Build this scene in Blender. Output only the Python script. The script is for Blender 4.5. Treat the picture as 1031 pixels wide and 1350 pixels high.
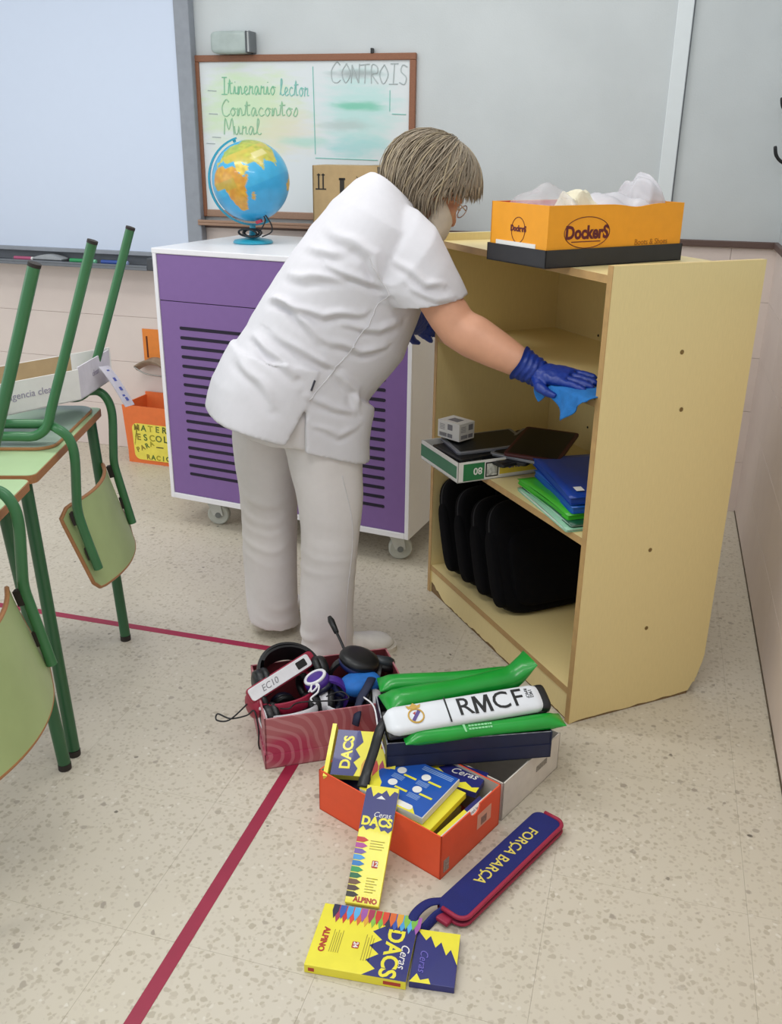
import bpy, bmesh, math, random
from mathutils import Vector, Matrix, noise
from math import sin, cos, pi, radians as R, sqrt, atan2

random.seed(4)
for o in list(bpy.data.objects):
    bpy.data.objects.remove(o)
SC = bpy.context.scene
COL = SC.collection
V = Vector

# ------------------------------------------------------------------ camera
cam_d = bpy.data.cameras.new('camera')
cam = bpy.data.objects.new('camera', cam_d)
COL.objects.link(cam)
SC.camera = cam
cam_d.sensor_fit = 'VERTICAL'
cam_d.sensor_height = 36.0
cam_d.lens = 36.0 * 1213.3 / 1350.0
cam_d.clip_start = 0.05
PITCH, ROLL, YAW, CAM_H = .378, .0137, .2727, 1.46
_f = V((0, cos(PITCH), -sin(PITCH))); _r = V((1, 0, 0)); _u = V((0, sin(PITCH), cos(PITCH)))
_r, _u = _r * cos(ROLL) + _u * sin(ROLL), _u * cos(ROLL) - _r * sin(ROLL)
_m = Matrix((( _r.x, _u.x, -_f.x), (_r.y, _u.y, -_f.y), (_r.z, _u.z, -_f.z))).to_4x4()
cam.matrix_world = Matrix.Translation((0, 0, CAM_H)) @ Matrix.Rotation(YAW, 4, 'Z') @ _m

# ------------------------------------------------------------------ light and exposure
w = bpy.data.worlds.new('room_light'); SC.world = w
w.use_nodes = True
w.node_tree.nodes['Background'].inputs[0].default_value = (.94, .98, 1.0, 1)
w.node_tree.nodes['Background'].inputs[1].default_value = .84

def area(name, loc, rot, sx, sy, power, color=(1, 1, 1)):
    d = bpy.data.lights.new(name, 'AREA'); d.shape = 'RECTANGLE'; d.size = sx; d.size_y = sy
    d.energy = power; d.color = color
    o = bpy.data.objects.new(name, d); COL.objects.link(o)
    o.location = loc; o.rotation_euler = rot
    return o
# fluorescent fittings on the ceiling, one added overhead fill, and daylight from the window side (left, behind the camera)
area('ceiling_or_fill_lamp', (-1.9, 2.1, 2.9), (0, 0, 0), 1.3, .35, 20, (1, .99, .96))
area('ceiling_or_fill_lamp', (-.3, .7, 2.9), (0, 0, 0), 1.3, .35, 20, (1, .99, .96))
area('ceiling_or_fill_lamp', (-2.6, .2, 2.9), (0, 0, 0), 1.3, .35, 20, (1, .99, .96))
area('ceiling_or_fill_lamp', (-.6, 2.9, 2.9), (0, 0, 0), 1.3, .35, 10, (1, .99, .96))  # added overhead fill, brightens the right side and back wall
area('window_daylight', (-4.6, .6, 1.8), (R(90), 0, R(-72)), 2.6, 1.6, 20, (.86, .94, 1))

SC.view_settings.view_transform = 'Standard'
SC.view_settings.look = 'None'
SC.view_settings.gamma = 1
SC.view_settings.use_curve_mapping = False
SC.view_settings.exposure = -0.14

# ------------------------------------------------------------------ materials
def lin(h):
    h = h.lstrip('#'); c = [int(h[i:i + 2], 16) / 255 for i in (0, 2, 4)]
    return tuple((x / 12.92 if x <= .04045 else ((x + .055) / 1.055) ** 2.4) for x in c) + (1,)

MATS = {}
def mat(name, color, rough=.6, metal=0, var=.06, scale=30, bump=0, bscale=120, stretch=(1, 1, 1), alpha=1, coat=0, spec=.5):
    """procedural material: noise-broken base colour, optional noise bump"""
    if name in MATS: return MATS[name]
    m = bpy.data.materials.new(name); m.use_nodes = True; MATS[name] = m
    n = m.node_tree.nodes; l = m.node_tree.links
    b = n['Principled BSDF']
    b.inputs['Roughness'].default_value = rough; b.inputs['Metallic'].default_value = metal
    b.inputs['Specular IOR Level'].default_value = spec
    if coat: b.inputs['Coat Weight'].default_value = coat
    tc = n.new('ShaderNodeTexCoord'); mp = n.new('ShaderNodeMapping'); mp.inputs['Scale'].default_value = stretch
    l.new(tc.outputs['Object'], mp.inputs[0])
    t = n.new('ShaderNodeTexNoise'); t.inputs['Scale'].default_value = scale; t.inputs['Detail'].default_value = 4
    l.new(mp.outputs[0], t.inputs['Vector'])
    c = lin(color)
    r = n.new('ShaderNodeValToRGB')
    r.color_ramp.elements[0].position = .3; r.color_ramp.elements[1].position = .7
    r.color_ramp.elements[0].color = tuple(max(0, x * (1 - var)) for x in c[:3]) + (1,)
    r.color_ramp.elements[1].color = tuple(min(1, x * (1 + var)) for x in c[:3]) + (1,)
    l.new(t.outputs['Fac'], r.inputs[0]); l.new(r.outputs[0], b.inputs['Base Color'])
    if bump:
        t2 = n.new('ShaderNodeTexNoise'); t2.inputs['Scale'].default_value = bscale; t2.inputs['Detail'].default_value = 3
        l.new(mp.outputs[0], t2.inputs['Vector'])
        bp = n.new('ShaderNodeBump'); bp.inputs['Strength'].default_value = bump; bp.inputs['Distance'].default_value = .004
        l.new(t2.outputs['Fac'], bp.inputs['Height']); l.new(bp.outputs[0], b.inputs['Normal'])
    if alpha < 1:
        b.inputs['Alpha'].default_value = alpha
    return m

def mat_attr(name, rough=.5, coat=0):
    m = bpy.data.materials.new(name); m.use_nodes = True
    n = m.node_tree.nodes; l = m.node_tree.links; b = n['Principled BSDF']
    a = n.new('ShaderNodeVertexColor'); a.layer_name = 'paint'
    l.new(a.outputs['Color'], b.inputs['Base Color']); b.inputs['Roughness'].default_value = rough
    if coat: b.inputs['Coat Weight'].default_value = coat
    return m

def terrazzo():
    m = bpy.data.materials.new('terrazzo'); m.use_nodes = True
    n = m.node_tree.nodes; l = m.node_tree.links; b = n['Principled BSDF']
    g = n.new('ShaderNodeNewGeometry')
    def voro(scale, feat='F1', rnd=1):
        v = n.new('ShaderNodeTexVoronoi'); v.inputs['Scale'].default_value = scale; v.feature = feat
        v.inputs['Randomness'].default_value = rnd
        l.new(wp.outputs[0], v.inputs['Vector']); return v
    # slightly warped position so that the chips are irregular
    nz = n.new('ShaderNodeTexNoise'); nz.inputs['Scale'].default_value = 60; l.new(g.outputs['Position'], nz.inputs['Vector'])
    wp = n.new('ShaderNodeMix'); wp.data_type = 'VECTOR'; wp.inputs['Factor'].default_value = .014
    l.new(g.outputs['Position'], wp.inputs[4]); l.new(nz.outputs['Color'], wp.inputs[5])
    class _W: pass
    o = wp.outputs[1]
    class O2: outputs = [o]
    wp = O2
    base = n.new('ShaderNodeTexNoise'); base.inputs['Scale'].default_value = 2.2; base.inputs['Detail'].default_value = 3
    l.new(g.outputs['Position'], base.inputs['Vector'])
    r0 = n.new('ShaderNodeValToRGB'); l.new(base.outputs['Fac'], r0.inputs[0])
    r0.color_ramp.elements[0].position = .3; r0.color_ramp.elements[1].position = .7
    r0.color_ramp.elements[0].color = lin('#c9c1af'); r0.color_ramp.elements[1].color = lin('#cec6b7')
    def layer(prev, scale, thr_lo, thr_hi, rnd_lo, rnd_hi, c0, c1):
        v = voro(scale)
        rr = n.new('ShaderNodeMapRange'); rr.inputs[1].default_value = thr_lo; rr.inputs[2].default_value = thr_hi
        rr.inputs[3].default_value = 1; rr.inputs[4].default_value = 0
        l.new(v.outputs['Distance'], rr.inputs[0])
        sp = n.new('ShaderNodeSeparateColor'); l.new(v.outputs['Color'], sp.inputs[0])
        pick = n.new('ShaderNodeMapRange'); pick.inputs[1].default_value = rnd_lo; pick.inputs[2].default_value = rnd_hi
        l.new(sp.outputs[0], pick.inputs[0])
        mu = n.new('ShaderNodeMath'); mu.operation = 'MULTIPLY'; l.new(rr.outputs[0], mu.inputs[0]); l.new(pick.outputs[0], mu.inputs[1])
        cc = n.new('ShaderNodeValToRGB'); cc.color_ramp.elements[0].color = lin(c0); cc.color_ramp.elements[1].color = lin(c1)
        l.new(sp.outputs[1], cc.inputs[0])
        mx = n.new('ShaderNodeMix'); mx.data_type = 'RGBA'
        l.new(mu.outputs[0], mx.inputs[0]); l.new(prev, mx.inputs[6]); l.new(cc.outputs[0], mx.inputs[7])
        return mx.outputs[2]
    c = layer(r0.outputs[0], 95, .32, .46, .35, .5, '#b8af9c', '#c4bbab')
    c = layer(c, 55, .30, .40, .62, .7, '#b2a997', '#beb5a4')
    c = layer(c, 60, .2, .3, .8, .86, '#d3ccbe', '#d6d0c3')
    c = layer(c, 30, .18, .26, .9, .92, '#a0978a', '#aea596')
    c = layer(c, 17, .06, .10, .86, .88, '#5c564d', '#8f877a')
    l.new(c, b.inputs['Base Color'])
    b.inputs['Roughness'].default_value = .42
    b.inputs['Specular IOR Level'].default_value = .35
    return m

def wall_paint(name, c0, c1, bump=.25):
    m = bpy.data.materials.new(name); m.use_nodes = True
    n = m.node_tree.nodes; l = m.node_tree.links; b = n['Principled BSDF']
    g = n.new('ShaderNodeNewGeometry')
    t = n.new('ShaderNodeTexNoise'); t.inputs['Scale'].default_value = 3; t.inputs['Detail'].default_value = 6
    l.new(g.outputs['Position'], t.inputs['Vector'])
    r = n.new('ShaderNodeValToRGB'); r.color_ramp.elements[0].color = lin(c0); r.color_ramp.elements[1].color = lin(c1)
    r.color_ramp.elements[0].position = .35; r.color_ramp.elements[1].position = .65
    l.new(t.outputs['Fac'], r.inputs[0]); l.new(r.outputs[0], b.inputs['Base Color'])
    t2 = n.new('ShaderNodeTexNoise'); t2.inputs['Scale'].default_value = 160
    l.new(g.outputs['Position'], t2.inputs['Vector'])
    bp = n.new('ShaderNodeBump'); bp.inputs['Strength'].default_value = bump; bp.inputs['Distance'].default_value = .002
    l.new(t2.outputs['Fac'], bp.inputs['Height']); l.new(bp.outputs[0], b.inputs['Normal'])
    b.inputs['Roughness'].default_value = .6
    return m

M_FLOOR = terrazzo()
M_WALL = wall_paint('white_plaster', '#c3c8ca', '#cacfd1')
M_BLOCK = wall_paint('pinkish_block_paint', '#d8cac4', '#e0d3cc')
M_JOINT = mat('joint_mortar', '#c4b6ae', .8)
M_RJOINT = mat('floor_joint', '#b9b09e', .8)
M_RAIL = mat('brown_rail_wood', '#5e4a44', .5, var=.15, stretch=(2, 30, 30))
M_LAM = mat('cream_laminate', '#e6d298', .38, var=.025, scale=60, stretch=(6, 6, .6))
M_EDGE = mat('tan_edge_band', '#b7935f', .5, var=.1, stretch=(1, 1, 1))
M_CHIP = mat('raw_chipboard', '#7d6444', .9, var=.35, scale=300)
M_PURPLE = mat('purple_metal', '#7f5f9c', .4, var=.02)
M_SLOT = mat('slot_dark', '#170b28', .7)
M_WHITEM = mat('white_metal', '#ecebef', .32, var=.01)
M_GREEN = mat('green_enamel', '#3c7349', .3, var=.08, scale=8)
M_GREEN2 = mat('dark_green_enamel', '#2f5e3c', .35, var=.1, scale=8)
M_CAP = mat('brown_rubber', '#2a2320', .7)
M_TOP = mat('green_laminate', '#a9c294', .35, var=.04, scale=12)
M_PLYG = mat('green_ply', '#a4b57e', .4, var=.06, scale=10)
M_BEECH = mat('beech_edge', '#a9764c', .5, var=.15, stretch=(1, 20, 20))
M_BLACK = mat('black_plastic', '#16171a', .4, var=.1)
M_BAG = mat('black_nylon', '#050508', .9, spec=.15, var=.2, bump=.3, bscale=500)
M_WHITE = mat('white_card', '#e8e6e2', .6, var=.03)
M_GREYC = mat('grey_plastic', '#8d9198', .45)
M_SKIN = mat('skin', '#d49c7e', .5, var=.05, scale=25)
M_TUNIC = mat('white_cotton', '#d4d2d7', .85, var=.015, scale=50, bump=.06, bscale=400)
M_TROUS = mat('white_trouser_cotton', '#ded9d9', .85, var=.015, scale=50, bump=.06, bscale=400)
M_GLOVE = mat('blue_nitrile', '#0c2f86', .42, var=.12, scale=40, bump=.3, bscale=90)
M_CLOTH = mat('cyan_microfibre', '#1c6db4', .85, var=.1, scale=60, bump=.4, bscale=300)
M_RED = mat('red_tape', '#a02446', .45, var=.05)

# ------------------------------------------------------------------ mesh builder
class MB:
    def __init__(s): s.v = []; s.f = []
    def add(s, vs, fs, M=None):
        k = len(s.v)
        s.v += [tuple(M @ V(p)) if M else tuple(p) for p in vs]
        s.f += [tuple(i + k for i in f) for f in fs]
        return s
    def box(s, x0, y0, z0, x1, y1, z1, M=None):
        vs = [(x0, y0, z0), (x1, y0, z0), (x1, y1, z0), (x0, y1, z0), (x0, y0, z1), (x1, y0, z1), (x1, y1, z1), (x0, y1, z1)]
        return s.add(vs, [(0, 3, 2, 1), (4, 5, 6, 7), (0, 1, 5, 4), (1, 2, 6, 5), (2, 3, 7, 6), (3, 0, 4, 7)], M)
    def loft(s, rings, cap=True, closed=False, M=None):
        n = len(rings[0]); vs = [p for r in rings for p in r]; fs = []
        m = len(rings)
        for i in range(m if closed else m - 1):
            a = i * n; b = ((i + 1) % m) * n
            for j in range(n):
                fs.append((a + j, a + (j + 1) % n, b + (j + 1) % n, b + j))
        if cap and not closed:
            fs.append(tuple(range(n - 1, -1, -1))); fs.append(tuple((m - 1) * n + j for j in range(n)))
        return s.add(vs, fs, M)
    def tube(s, pts, r, seg=10, cap=True, closed=False, M=None, flat=1.0):
        P = [V(p) for p in pts]; n = len(P)
        rs = r if isinstance(r, (list, tuple)) else [r] * n
        T = []
        for i in range(n):
            if closed: t = P[(i + 1) % n] - P[i - 1]
            else: t = P[min(i + 1, n - 1)] - P[max(i - 1, 0)]
            T.append(t.normalized() if t.length > 1e-9 else V((0, 0, 1)))
        up = V((0, 0, 1)) if abs(T[0].z) < .9 else V((1, 0, 0))
        N = (up - T[0] * up.dot(T[0])).normalized()
        rings = []
        for i in range(n):
            N = N - T[i] * N.dot(T[i])
            N = N.normalized() if N.length > 1e-6 else V((1, 0, 0))
            B = T[i].cross(N)
            rings.append([tuple(P[i] + (N * cos(2 * pi * k / seg) * flat + B * sin(2 * pi * k / seg)) * rs[i]) for k in range(seg)])
        return s.loft(rings, cap, closed, M)
    def ell(s, c, rx, ry, rz, nu=20, nv=12, e=1.0, M=None):
        """ellipsoid; e < 1 squares it off"""
        sp = lambda x: math.copysign(abs(x) ** e, x)
        vs = []; fs = []
        for i in range(1, nv):
            t = pi * i / nv
            for j in range(nu):
                p = 2 * pi * j / nu
                vs.append((c[0] + rx * sp(sin(t)) * sp(cos(p)), c[1] + ry * sp(sin(t)) * sp(sin(p)), c[2] + rz * sp(cos(t))))
        for i in range(nv - 2):
            for j in range(nu):
                fs.append((i * nu + j, (i + 1) * nu + j, (i + 1) * nu + (j + 1) % nu, i * nu + (j + 1) % nu))
        k = len(vs); vs += [(c[0], c[1], c[2] + rz), (c[0], c[1], c[2] - rz)]
        for j in range(nu):
            fs.append((k, j, (j + 1) % nu)); fs.append((k + 1, (nv - 2) * nu + (j + 1) % nu, (nv - 2) * nu + j))
        return s.add(vs, fs, M)
    def lathe(s, prof, seg=28, M=None, closed=False):
        """profile [(r, z)] turned about local Z"""
        rings = [[(r * cos(2 * pi * k / seg), r * sin(2 * pi * k / seg), z) for k in range(seg)] for r, z in prof]
        return s.loft(rings, not closed, closed, M)
    def prism(s, out, z0, z1, M=None):
        n = len(out)
        vs = [(x, y, z0) for x, y in out] + [(x, y, z1) for x, y in out]
        fs = [tuple(range(n - 1, -1, -1)), tuple(range(n, 2 * n))] + [(i, (i + 1) % n, n + (i + 1) % n, n + i) for i in range(n)]
        return s.add(vs, fs, M)
    def grid(s, fn, nu, nv, th=0, M=None):
        """sheet fn(u, v) with thickness th along its normals"""
        P = [[V(fn(i / nu, j / nv)) for j in range(nv + 1)] for i in range(nu + 1)]
        vs = []; fs = []
        W_ = nv + 1
        for i in range(nu + 1):
            for j in range(nv + 1): vs.append(tuple(P[i][j]))
        if th:
            for i in range(nu + 1):
                for j in range(nv + 1):
                    du = P[min(i + 1, nu)][j] - P[max(i - 1, 0)][j]; dv = P[i][min(j + 1, nv)] - P[i][max(j - 1, 0)]
                    nn = du.cross(dv); nn = nn.normalized() if nn.length > 1e-9 else V((0, 0, 1))
                    vs.append(tuple(P[i][j] - nn * th))
        q = (nu + 1) * W_
        for i in range(nu):
            for j in range(nv):
                a, b, c, d = i * W_ + j, (i + 1) * W_ + j, (i + 1) * W_ + j + 1, i * W_ + j + 1
                fs.append((a, b, c, d))
                if th: fs.append((q + d, q + c, q + b, q + a))
        if th:
            for i in range(nu):
                fs.append((i * W_, q + i * W_, q + (i + 1) * W_, (i + 1) * W_))
                fs.append((i * W_ + nv, (i + 1) * W_ + nv, q + (i + 1) * W_ + nv, q + i * W_ + nv))
            for j in range(nv):
                fs.append((j, j + 1, q + j + 1, q + j))
                fs.append((nu * W_ + j, q + nu * W_ + j, q + nu * W_ + j + 1, nu * W_ + j + 1))
        return s.add(vs, fs, M)
    def mesh(s, name, m=None, smooth=False):
        me = bpy.data.meshes.new(name); me.from_pydata(s.v, [], s.f); me.update()
        bm = bmesh.new(); bm.from_mesh(me); bmesh.ops.recalc_face_normals(bm, faces=bm.faces); bm.to_mesh(me); bm.free()
        if m: me.materials.append(m)
        if smooth:
            for p in me.polygons: p.use_smooth = True
        return me
    def build(s, name, m, parent=None, smooth=False, bevel=0, label=None, loc=None, kind=None, sharp=None, bseg=2):
        me = s.mesh(name, m, smooth)
        o = bpy.data.objects.new(name, me); COL.objects.link(o)
        if parent: o.parent = parent
        if loc: o.location = loc
        if bevel:
            b = o.modifiers.new('bevel', 'BEVEL'); b.width = bevel; b.segments = bseg; b.limit_method = 'ANGLE'; b.angle_limit = R(40)
        if smooth and sharp:
            me.set_sharp_from_angle(angle=R(sharp))
        if label: o['label'] = label
        if kind: o['kind'] = kind
        return o

def build_each(mb, name, m, parent):
    """each loose piece of the builder becomes an object of its own"""
    par = list(range(len(mb.v)))
    def find(a):
        while par[a] != a: par[a] = par[par[a]]; a = par[a]
        return a
    for f in mb.f:
        for i in f[1:]: par[find(i)] = find(f[0])
    grp = {}
    for f in mb.f: grp.setdefault(find(f[0]), []).append(f)
    for fs in grp.values():
        ids = sorted({i for f in fs for i in f}); mp = {a: k for k, a in enumerate(ids)}
        q = MB(); q.v = [mb.v[i] for i in ids]; q.f = [tuple(mp[i] for i in f) for f in fs]
        q.build(name, m, parent)

def tag(o, label, cat, group=None):
    o['label'] = label; o['category'] = cat
    if group: o['group'] = group
    return o
def thing(name, label, cat, loc=(0, 0, 0), rz=0, group=None, M=None):
    o = bpy.data.objects.new(name, None); COL.objects.link(o); o.empty_display_size = .05
    if M is not None: o.matrix_world = M
    else: o.location = loc; o.rotation_euler = (0, 0, rz)
    return tag(o, label, cat, group)
def struct(o): o['kind'] = 'structure'; return o
def basis(o, x, y=None, z=None):
    x = V(x).normalized()
    if y is not None:
        y = V(y); y = (y - x * y.dot(x)).normalized(); z = x.cross(y)
    else:
        z = V(z); z = (z - x * z.dot(x)).normalized(); y = z.cross(x)
    return Matrix(((x.x, y.x, z.x, o[0]), (x.y, y.y, z.y, o[1]), (x.z, y.z, z.z, o[2]), (0, 0, 0, 1)))
def T(x, y, z): return Matrix.Translation((x, y, z))
def RZ(a): return Matrix.Rotation(a, 4, 'Z')
def RX(a): return Matrix.Rotation(a, 4, 'X')
def RY(a): return Matrix.Rotation(a, 4, 'Y')

def text(name, s, size, m, parent, M, ext=.0004, shear=0, sx=1, align='CENTER', bold=0, label=None, space=1):
    """flat lettering, baseline along local X of M, facing its local Z"""
    c = bpy.data.curves.new(name, 'FONT'); c.body = s; c.size = size; c.extrude = ext; c.shear = shear
    c.align_x = align; c.align_y = 'CENTER'; c.resolution_u = 3; c.space_character = space
    if bold: c.offset = bold
    t = bpy.data.objects.new('tmp', c); COL.objects.link(t)
    dg = bpy.context.evaluated_depsgraph_get()
    me = bpy.data.meshes.new_from_object(t.evaluated_get(dg)); me.name = name
    bpy.data.objects.remove(t); bpy.data.curves.remove(c)
    me.transform(M @ Matrix.Diagonal((sx, 1, 1, 1)))
    me.materials.clear(); me.materials.append(m)
    o = bpy.data.objects.new(name, me); COL.objects.link(o); o.parent = parent
    if label: o['label'] = label
    return o

def remesh(mb, name, m, parent, voxel, smooth_it=3, disp=None, fac=.5, label=None, shade=True):
    """union of closed lofts -> one continuous smooth surface"""
    me = mb.mesh('tmp')
    t = bpy.data.objects.new('tmp', me); COL.objects.link(t)
    r = t.modifiers.new('r', 'REMESH'); r.mode = 'VOXEL'; r.voxel_size = voxel
    if smooth_it:
        s = t.modifiers.new('s', 'SMOOTH'); s.iterations = smooth_it; s.factor = fac
    dg = bpy.context.evaluated_depsgraph_get()
    out = bpy.data.meshes.new_from_object(t.evaluated_get(dg)); out.name = name
    bpy.data.objects.remove(t); bpy.data.meshes.remove(me)
    if disp:
        nr = [v.normal.copy() for v in out.vertices]
        for v, n in zip(out.vertices, nr): v.co += n * disp(v.co, n)
        out.update()
    out.materials.clear(); out.materials.append(m)
    for p in out.polygons: p.use_smooth = shade
    o = bpy.data.objects.new(name, out); COL.objects.link(o); o.parent = parent
    if label: o['label'] = label
    return o

def crom(P, n=6, closed=False):
    """Catmull-Rom through the points"""
    P = [V(p) for p in P]; out = []
    m = len(P)
    for i in range(m if closed else m - 1):
        a = P[i - 1] if (closed or i) else P[0]; b = P[i]; c = P[(i + 1) % m]
        d = P[(i + 2) % m] if (closed or i + 2 < m) else P[-1]
        for k in range(n):
            t = k / n
            out.append(.5 * ((2 * b) + (c - a) * t + (2 * a - 5 * b + 4 * c - d) * t * t + (3 * b - a - 3 * c + d) * t ** 3))
    if not closed: out.append(P[-1])
    return out

def rrect(x0, y0, x1, y1, r, n=5):
    o = []
    for cx, cy, a in ((x1 - r, y0 + r, -90), (x1 - r, y1 - r, 0), (x0 + r, y1 - r, 90), (x0 + r, y0 + r, 180)):
        for k in range(n + 1):
            t = R(a + 90 * k / n); o.append((cx + r * cos(t), cy + r * sin(t)))
    return o

# ================================================================== THE SETTING
YB, XR = 4.006, .442
# floor: joint bed and terrazzo tiles
fl = struct(MB().box(-5.2, -1.5, -.06, XR + .15, YB + .15, -.0012).build('floor', M_RJOINT))
TILE = .4
tm = MB().box(.00025, .00025, -.012, TILE - .00025, TILE - .00025, 0).mesh('tile', M_FLOOR)
for i in range(-11, 4):
    for j in range(-3, 11):
        x, y = -.875 + i * TILE, 2.006 - 2 * TILE + (j - 1) * TILE
        if x > XR or y > YB or x < -4.6: continue
        t = bpy.data.objects.new('tile', tm); COL.objects.link(t); t.parent = fl; t.location = (x, y, 0)

wb_ = struct(MB().box(-5.2, YB, -.06, XR + .15, YB + .15, 2.95).build('wall_back', M_JOINT))
MB().box(-5.2, YB - .006, 1.12, XR, YB + .01, 2.95).build('plaster', M_WALL, wb_)
wr_ = struct(MB().box(XR, -1.5, -.06, XR + .15, YB, 2.95).build('wall_right', M_JOINT))
MB().box(XR - .006, -1.5, 1.12, XR + .01, YB - .006, 2.95).build('plaster', M_WALL, wr_)
# painted block wainscot
CH, BW = .2245, 1.75
bmesh_b = MB().box(.0005, 0, .0006, BW - .0005, .02, CH - .0006).mesh('block', M_BLOCK)
def blockbev(me):
    bm = bmesh.new(); bm.from_mesh(me)
    bmesh.ops.bevel(bm, geom=bm.edges[:], offset=.0012, segments=1, affect='EDGES'); bm.to_mesh(me); bm.free()
blockbev(bmesh_b)
for r in range(5):
    x = .268 + (0 if r % 2 == 0 else -.6)
    k = 0
    MB().box(x + .0005, YB - .006, r * CH + .0006, XR, YB + .014, (r + 1) * CH - .0006).build('block', M_BLOCK, wb_)
    while x > -4.4:
        t = bpy.data.objects.new('block', bmesh_b); COL.objects.link(t); t.parent = wb_
        t.location = (x - BW, YB - .006, r * CH); x -= BW
    y = YB - .006 - (.5 if r % 2 else 1.3)
    MB().box(XR - .006, y + .0005, r * CH + .0006, XR + .014, YB - .006, (r + 1) * CH - .0006).build('block', M_BLOCK, wr_)
    while y > .2:
        t = bpy.data.objects.new('block', bmesh_b); COL.objects.link(t); t.parent = wr_
        t.rotation_euler = (0, 0, R(-90)); t.location = (XR - .006, y, r * CH); y -= BW
tr = struct(MB().box(-2.6, YB - .022, 1.106, XR, YB, 1.131).build('trim_1', M_RAIL, bevel=.003)); tr['label'] = 'dark brown wooden rail along the back wall'
tr = struct(MB().box(XR - .022, .2, 1.106, XR, YB - .022, 1.131).build('trim_2', M_RAIL, bevel=.003))
tr = struct(MB().box(-.042, YB - .03, 1.131, .016, YB, 2.95).build('trim_3', mat('white_trunking', '#dde3e6', .4, var=.01), bevel=.003))
tr['label'] = 'white vertical cable trunking on the back wall'
MB().box(.0165, YB - .008, 1.131, .021, YB, 2.95).build('grey_edge_strip', mat('strip_grey', '#83868a', .8), tr)  # thin grey strip along the right edge of the trunking
bb_dark = mat('dark_floor_line', '#5d5142', .9, var=.3, scale=12)
tr = struct(MB().box(XR - .009, .2, 0, XR - .002, YB - .006, .006).build('trim_4', bb_dark))  # narrow dark brown strip where wall and floor meet
tr['label'] = 'dark mottled line along the foot of the right wall'

# floor tapes
o = MB().box(-3.6, 2.302, 0, -.807, 2.329, .0008).build('floor_tape', M_RED)
tag(o, 'dark red floor tape running across the room past the standing woman', 'tape')
o = MB().box(-.767, .5, 0, -.737, 2.329, .0008).build('floor_tape', mat('crimson_tape', '#96203f', .45, var=.05))
tag(o, 'dark red floor tape running from the foreground up to the pink box', 'tape')

# coat hooks on the right wall
for k, (y, z) in enumerate(((3.93, 1.6), (3.9, 1.435))):
    t = thing('coat_hook', ['upper black coat hook on the right wall at the frame edge', 'lower black coat hook on the right wall at the frame edge'][k], 'hook', (XR - .006, y, z), 0, None)
    MB().box(-.006, -.012, -.03, 0, .012, .03).build('plate', M_BLACK, t, bevel=.002)
    MB().tube(crom([(-.004, 0, -.015), (-.04, 0, -.012), (-.066, 0, .012), (-.075, 0, .045)], 5), [.0055] * 5 + [.006] * 5 + [.0065] * 5 + [.004], 8).build('hook', M_BLACK, t, smooth=True)

# ================================================================== LARGE WHITEBOARD (left)
t = thing('projection_whiteboard', 'large plain white projection board with grey frame at upper left', 'whiteboard', (-3.2, YB, .97))
MB().box(-1.2, -.05, .02, 1.115, -.03, 1.75).build('panel', mat('glossy_white_panel', '#cdd8ec', .25, var=.005), t)
gf = mat('grey_board_frame', '#8e939c', .4)
MB().box(1.115, -.058, .0, 1.186, -.008, 1.78).build('frame_side', gf, t, bevel=.004)
MB().box(-1.2, -.058, .0, 1.115, -.008, .02).build('frame_bottom', gf, t, bevel=.003)
MB().box(-1.2, -.03, .02, 1.115, -.008, 1.78).build('back_plate', gf, t)
tray = MB()
tray.box(-1.2, -.125, -.058, .93, -.008, -.045); tray.box(-1.2, -.125, -.045, .93, -.112, -.036); tray.box(-1.2, -.02, -.045, .93, -.008, 0)
dg_ = mat('dark_grey_tray', '#6d7178', .5)
tray.build('pen_tray', dg_, t, bevel=.002)
MB().box(.93, -.125, -.058, .97, -.008, .0).build('tray_end', mat('charcoal_plastic', '#43464c', .5), t, bevel=.006)
# things lying in the tray (world z of its floor .925)
TZ = .9252
def trayx(x0, x1, name, lab, cat, col, h=.02, d=.03):
    th = thing(name, lab, cat, ((x0 + x1) / 2, YB - .066, TZ))
    return th, x1 - x0
th, L_ = trayx(-3.02, -2.9, 'marker_pen', 'pink pen lying in the grey tray, leftmost in view', 'pen', '')
MB().tube([(-L_ / 2, 0, .009), (L_ * .3, 0, .009)], .009, 10).build('barrel', mat('pink_plastic', '#b5567a', .4), th, smooth=True, sharp=40)
MB().tube([(L_ * .3, 0, .009), (L_ * .5, 0, .009)], [.0085, .007], 10).build('cap', M_WHITE, th, smooth=True, sharp=40)
th, L_ = trayx(-2.9, -2.74, 'board_eraser', 'grey rounded board eraser lying in the grey tray', 'eraser', '')
MB().box(-L_ / 2, -.026, 0, L_ / 2, .026, .012).build('felt', mat('dark_felt', '#4e5054', .9), th)
MB().loft([[(x, -.028 + .056 * (j in (1, 2)), .012 + (.0 if j < 2 else .022 * max(.15, cos(x / (L_ / 2) * 1.35)))) for j in (0, 1, 2, 3)] for x in [L_ / 2 * k / 6 for k in range(-6, 7)]]).build('grip', mat('light_grey_plastic', '#a5a8ac', .5), th, smooth=True, sharp=50)
th, L_ = trayx(-2.71, -2.57, 'marker_pen', 'green board marker lying in the grey tray', 'pen', '')
MB().tube([(-L_ / 2, 0, .01), (L_ * .25, 0, .01)], .01, 10).build('barrel', mat('green_marker', '#2f9a5c', .4), th, smooth=True, sharp=40)
MB().tube([(L_ * .25, 0, .01), (L_ * .5, 0, .01)], .0095, 10).build('cap', mat('pale_green', '#7fc9a0', .4), th, smooth=True, sharp=40)
th, L_ = trayx(-2.54, -2.4, 'marker_pen', 'blue board marker lying in the tray behind the green chair leg', 'pen', '')
MB().tube([(-L_ / 2, 0, .01), (L_ * .25, 0, .01)], .01, 10).build('barrel', mat('blue_marker', '#33519e', .4), th, smooth=True, sharp=40)
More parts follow.
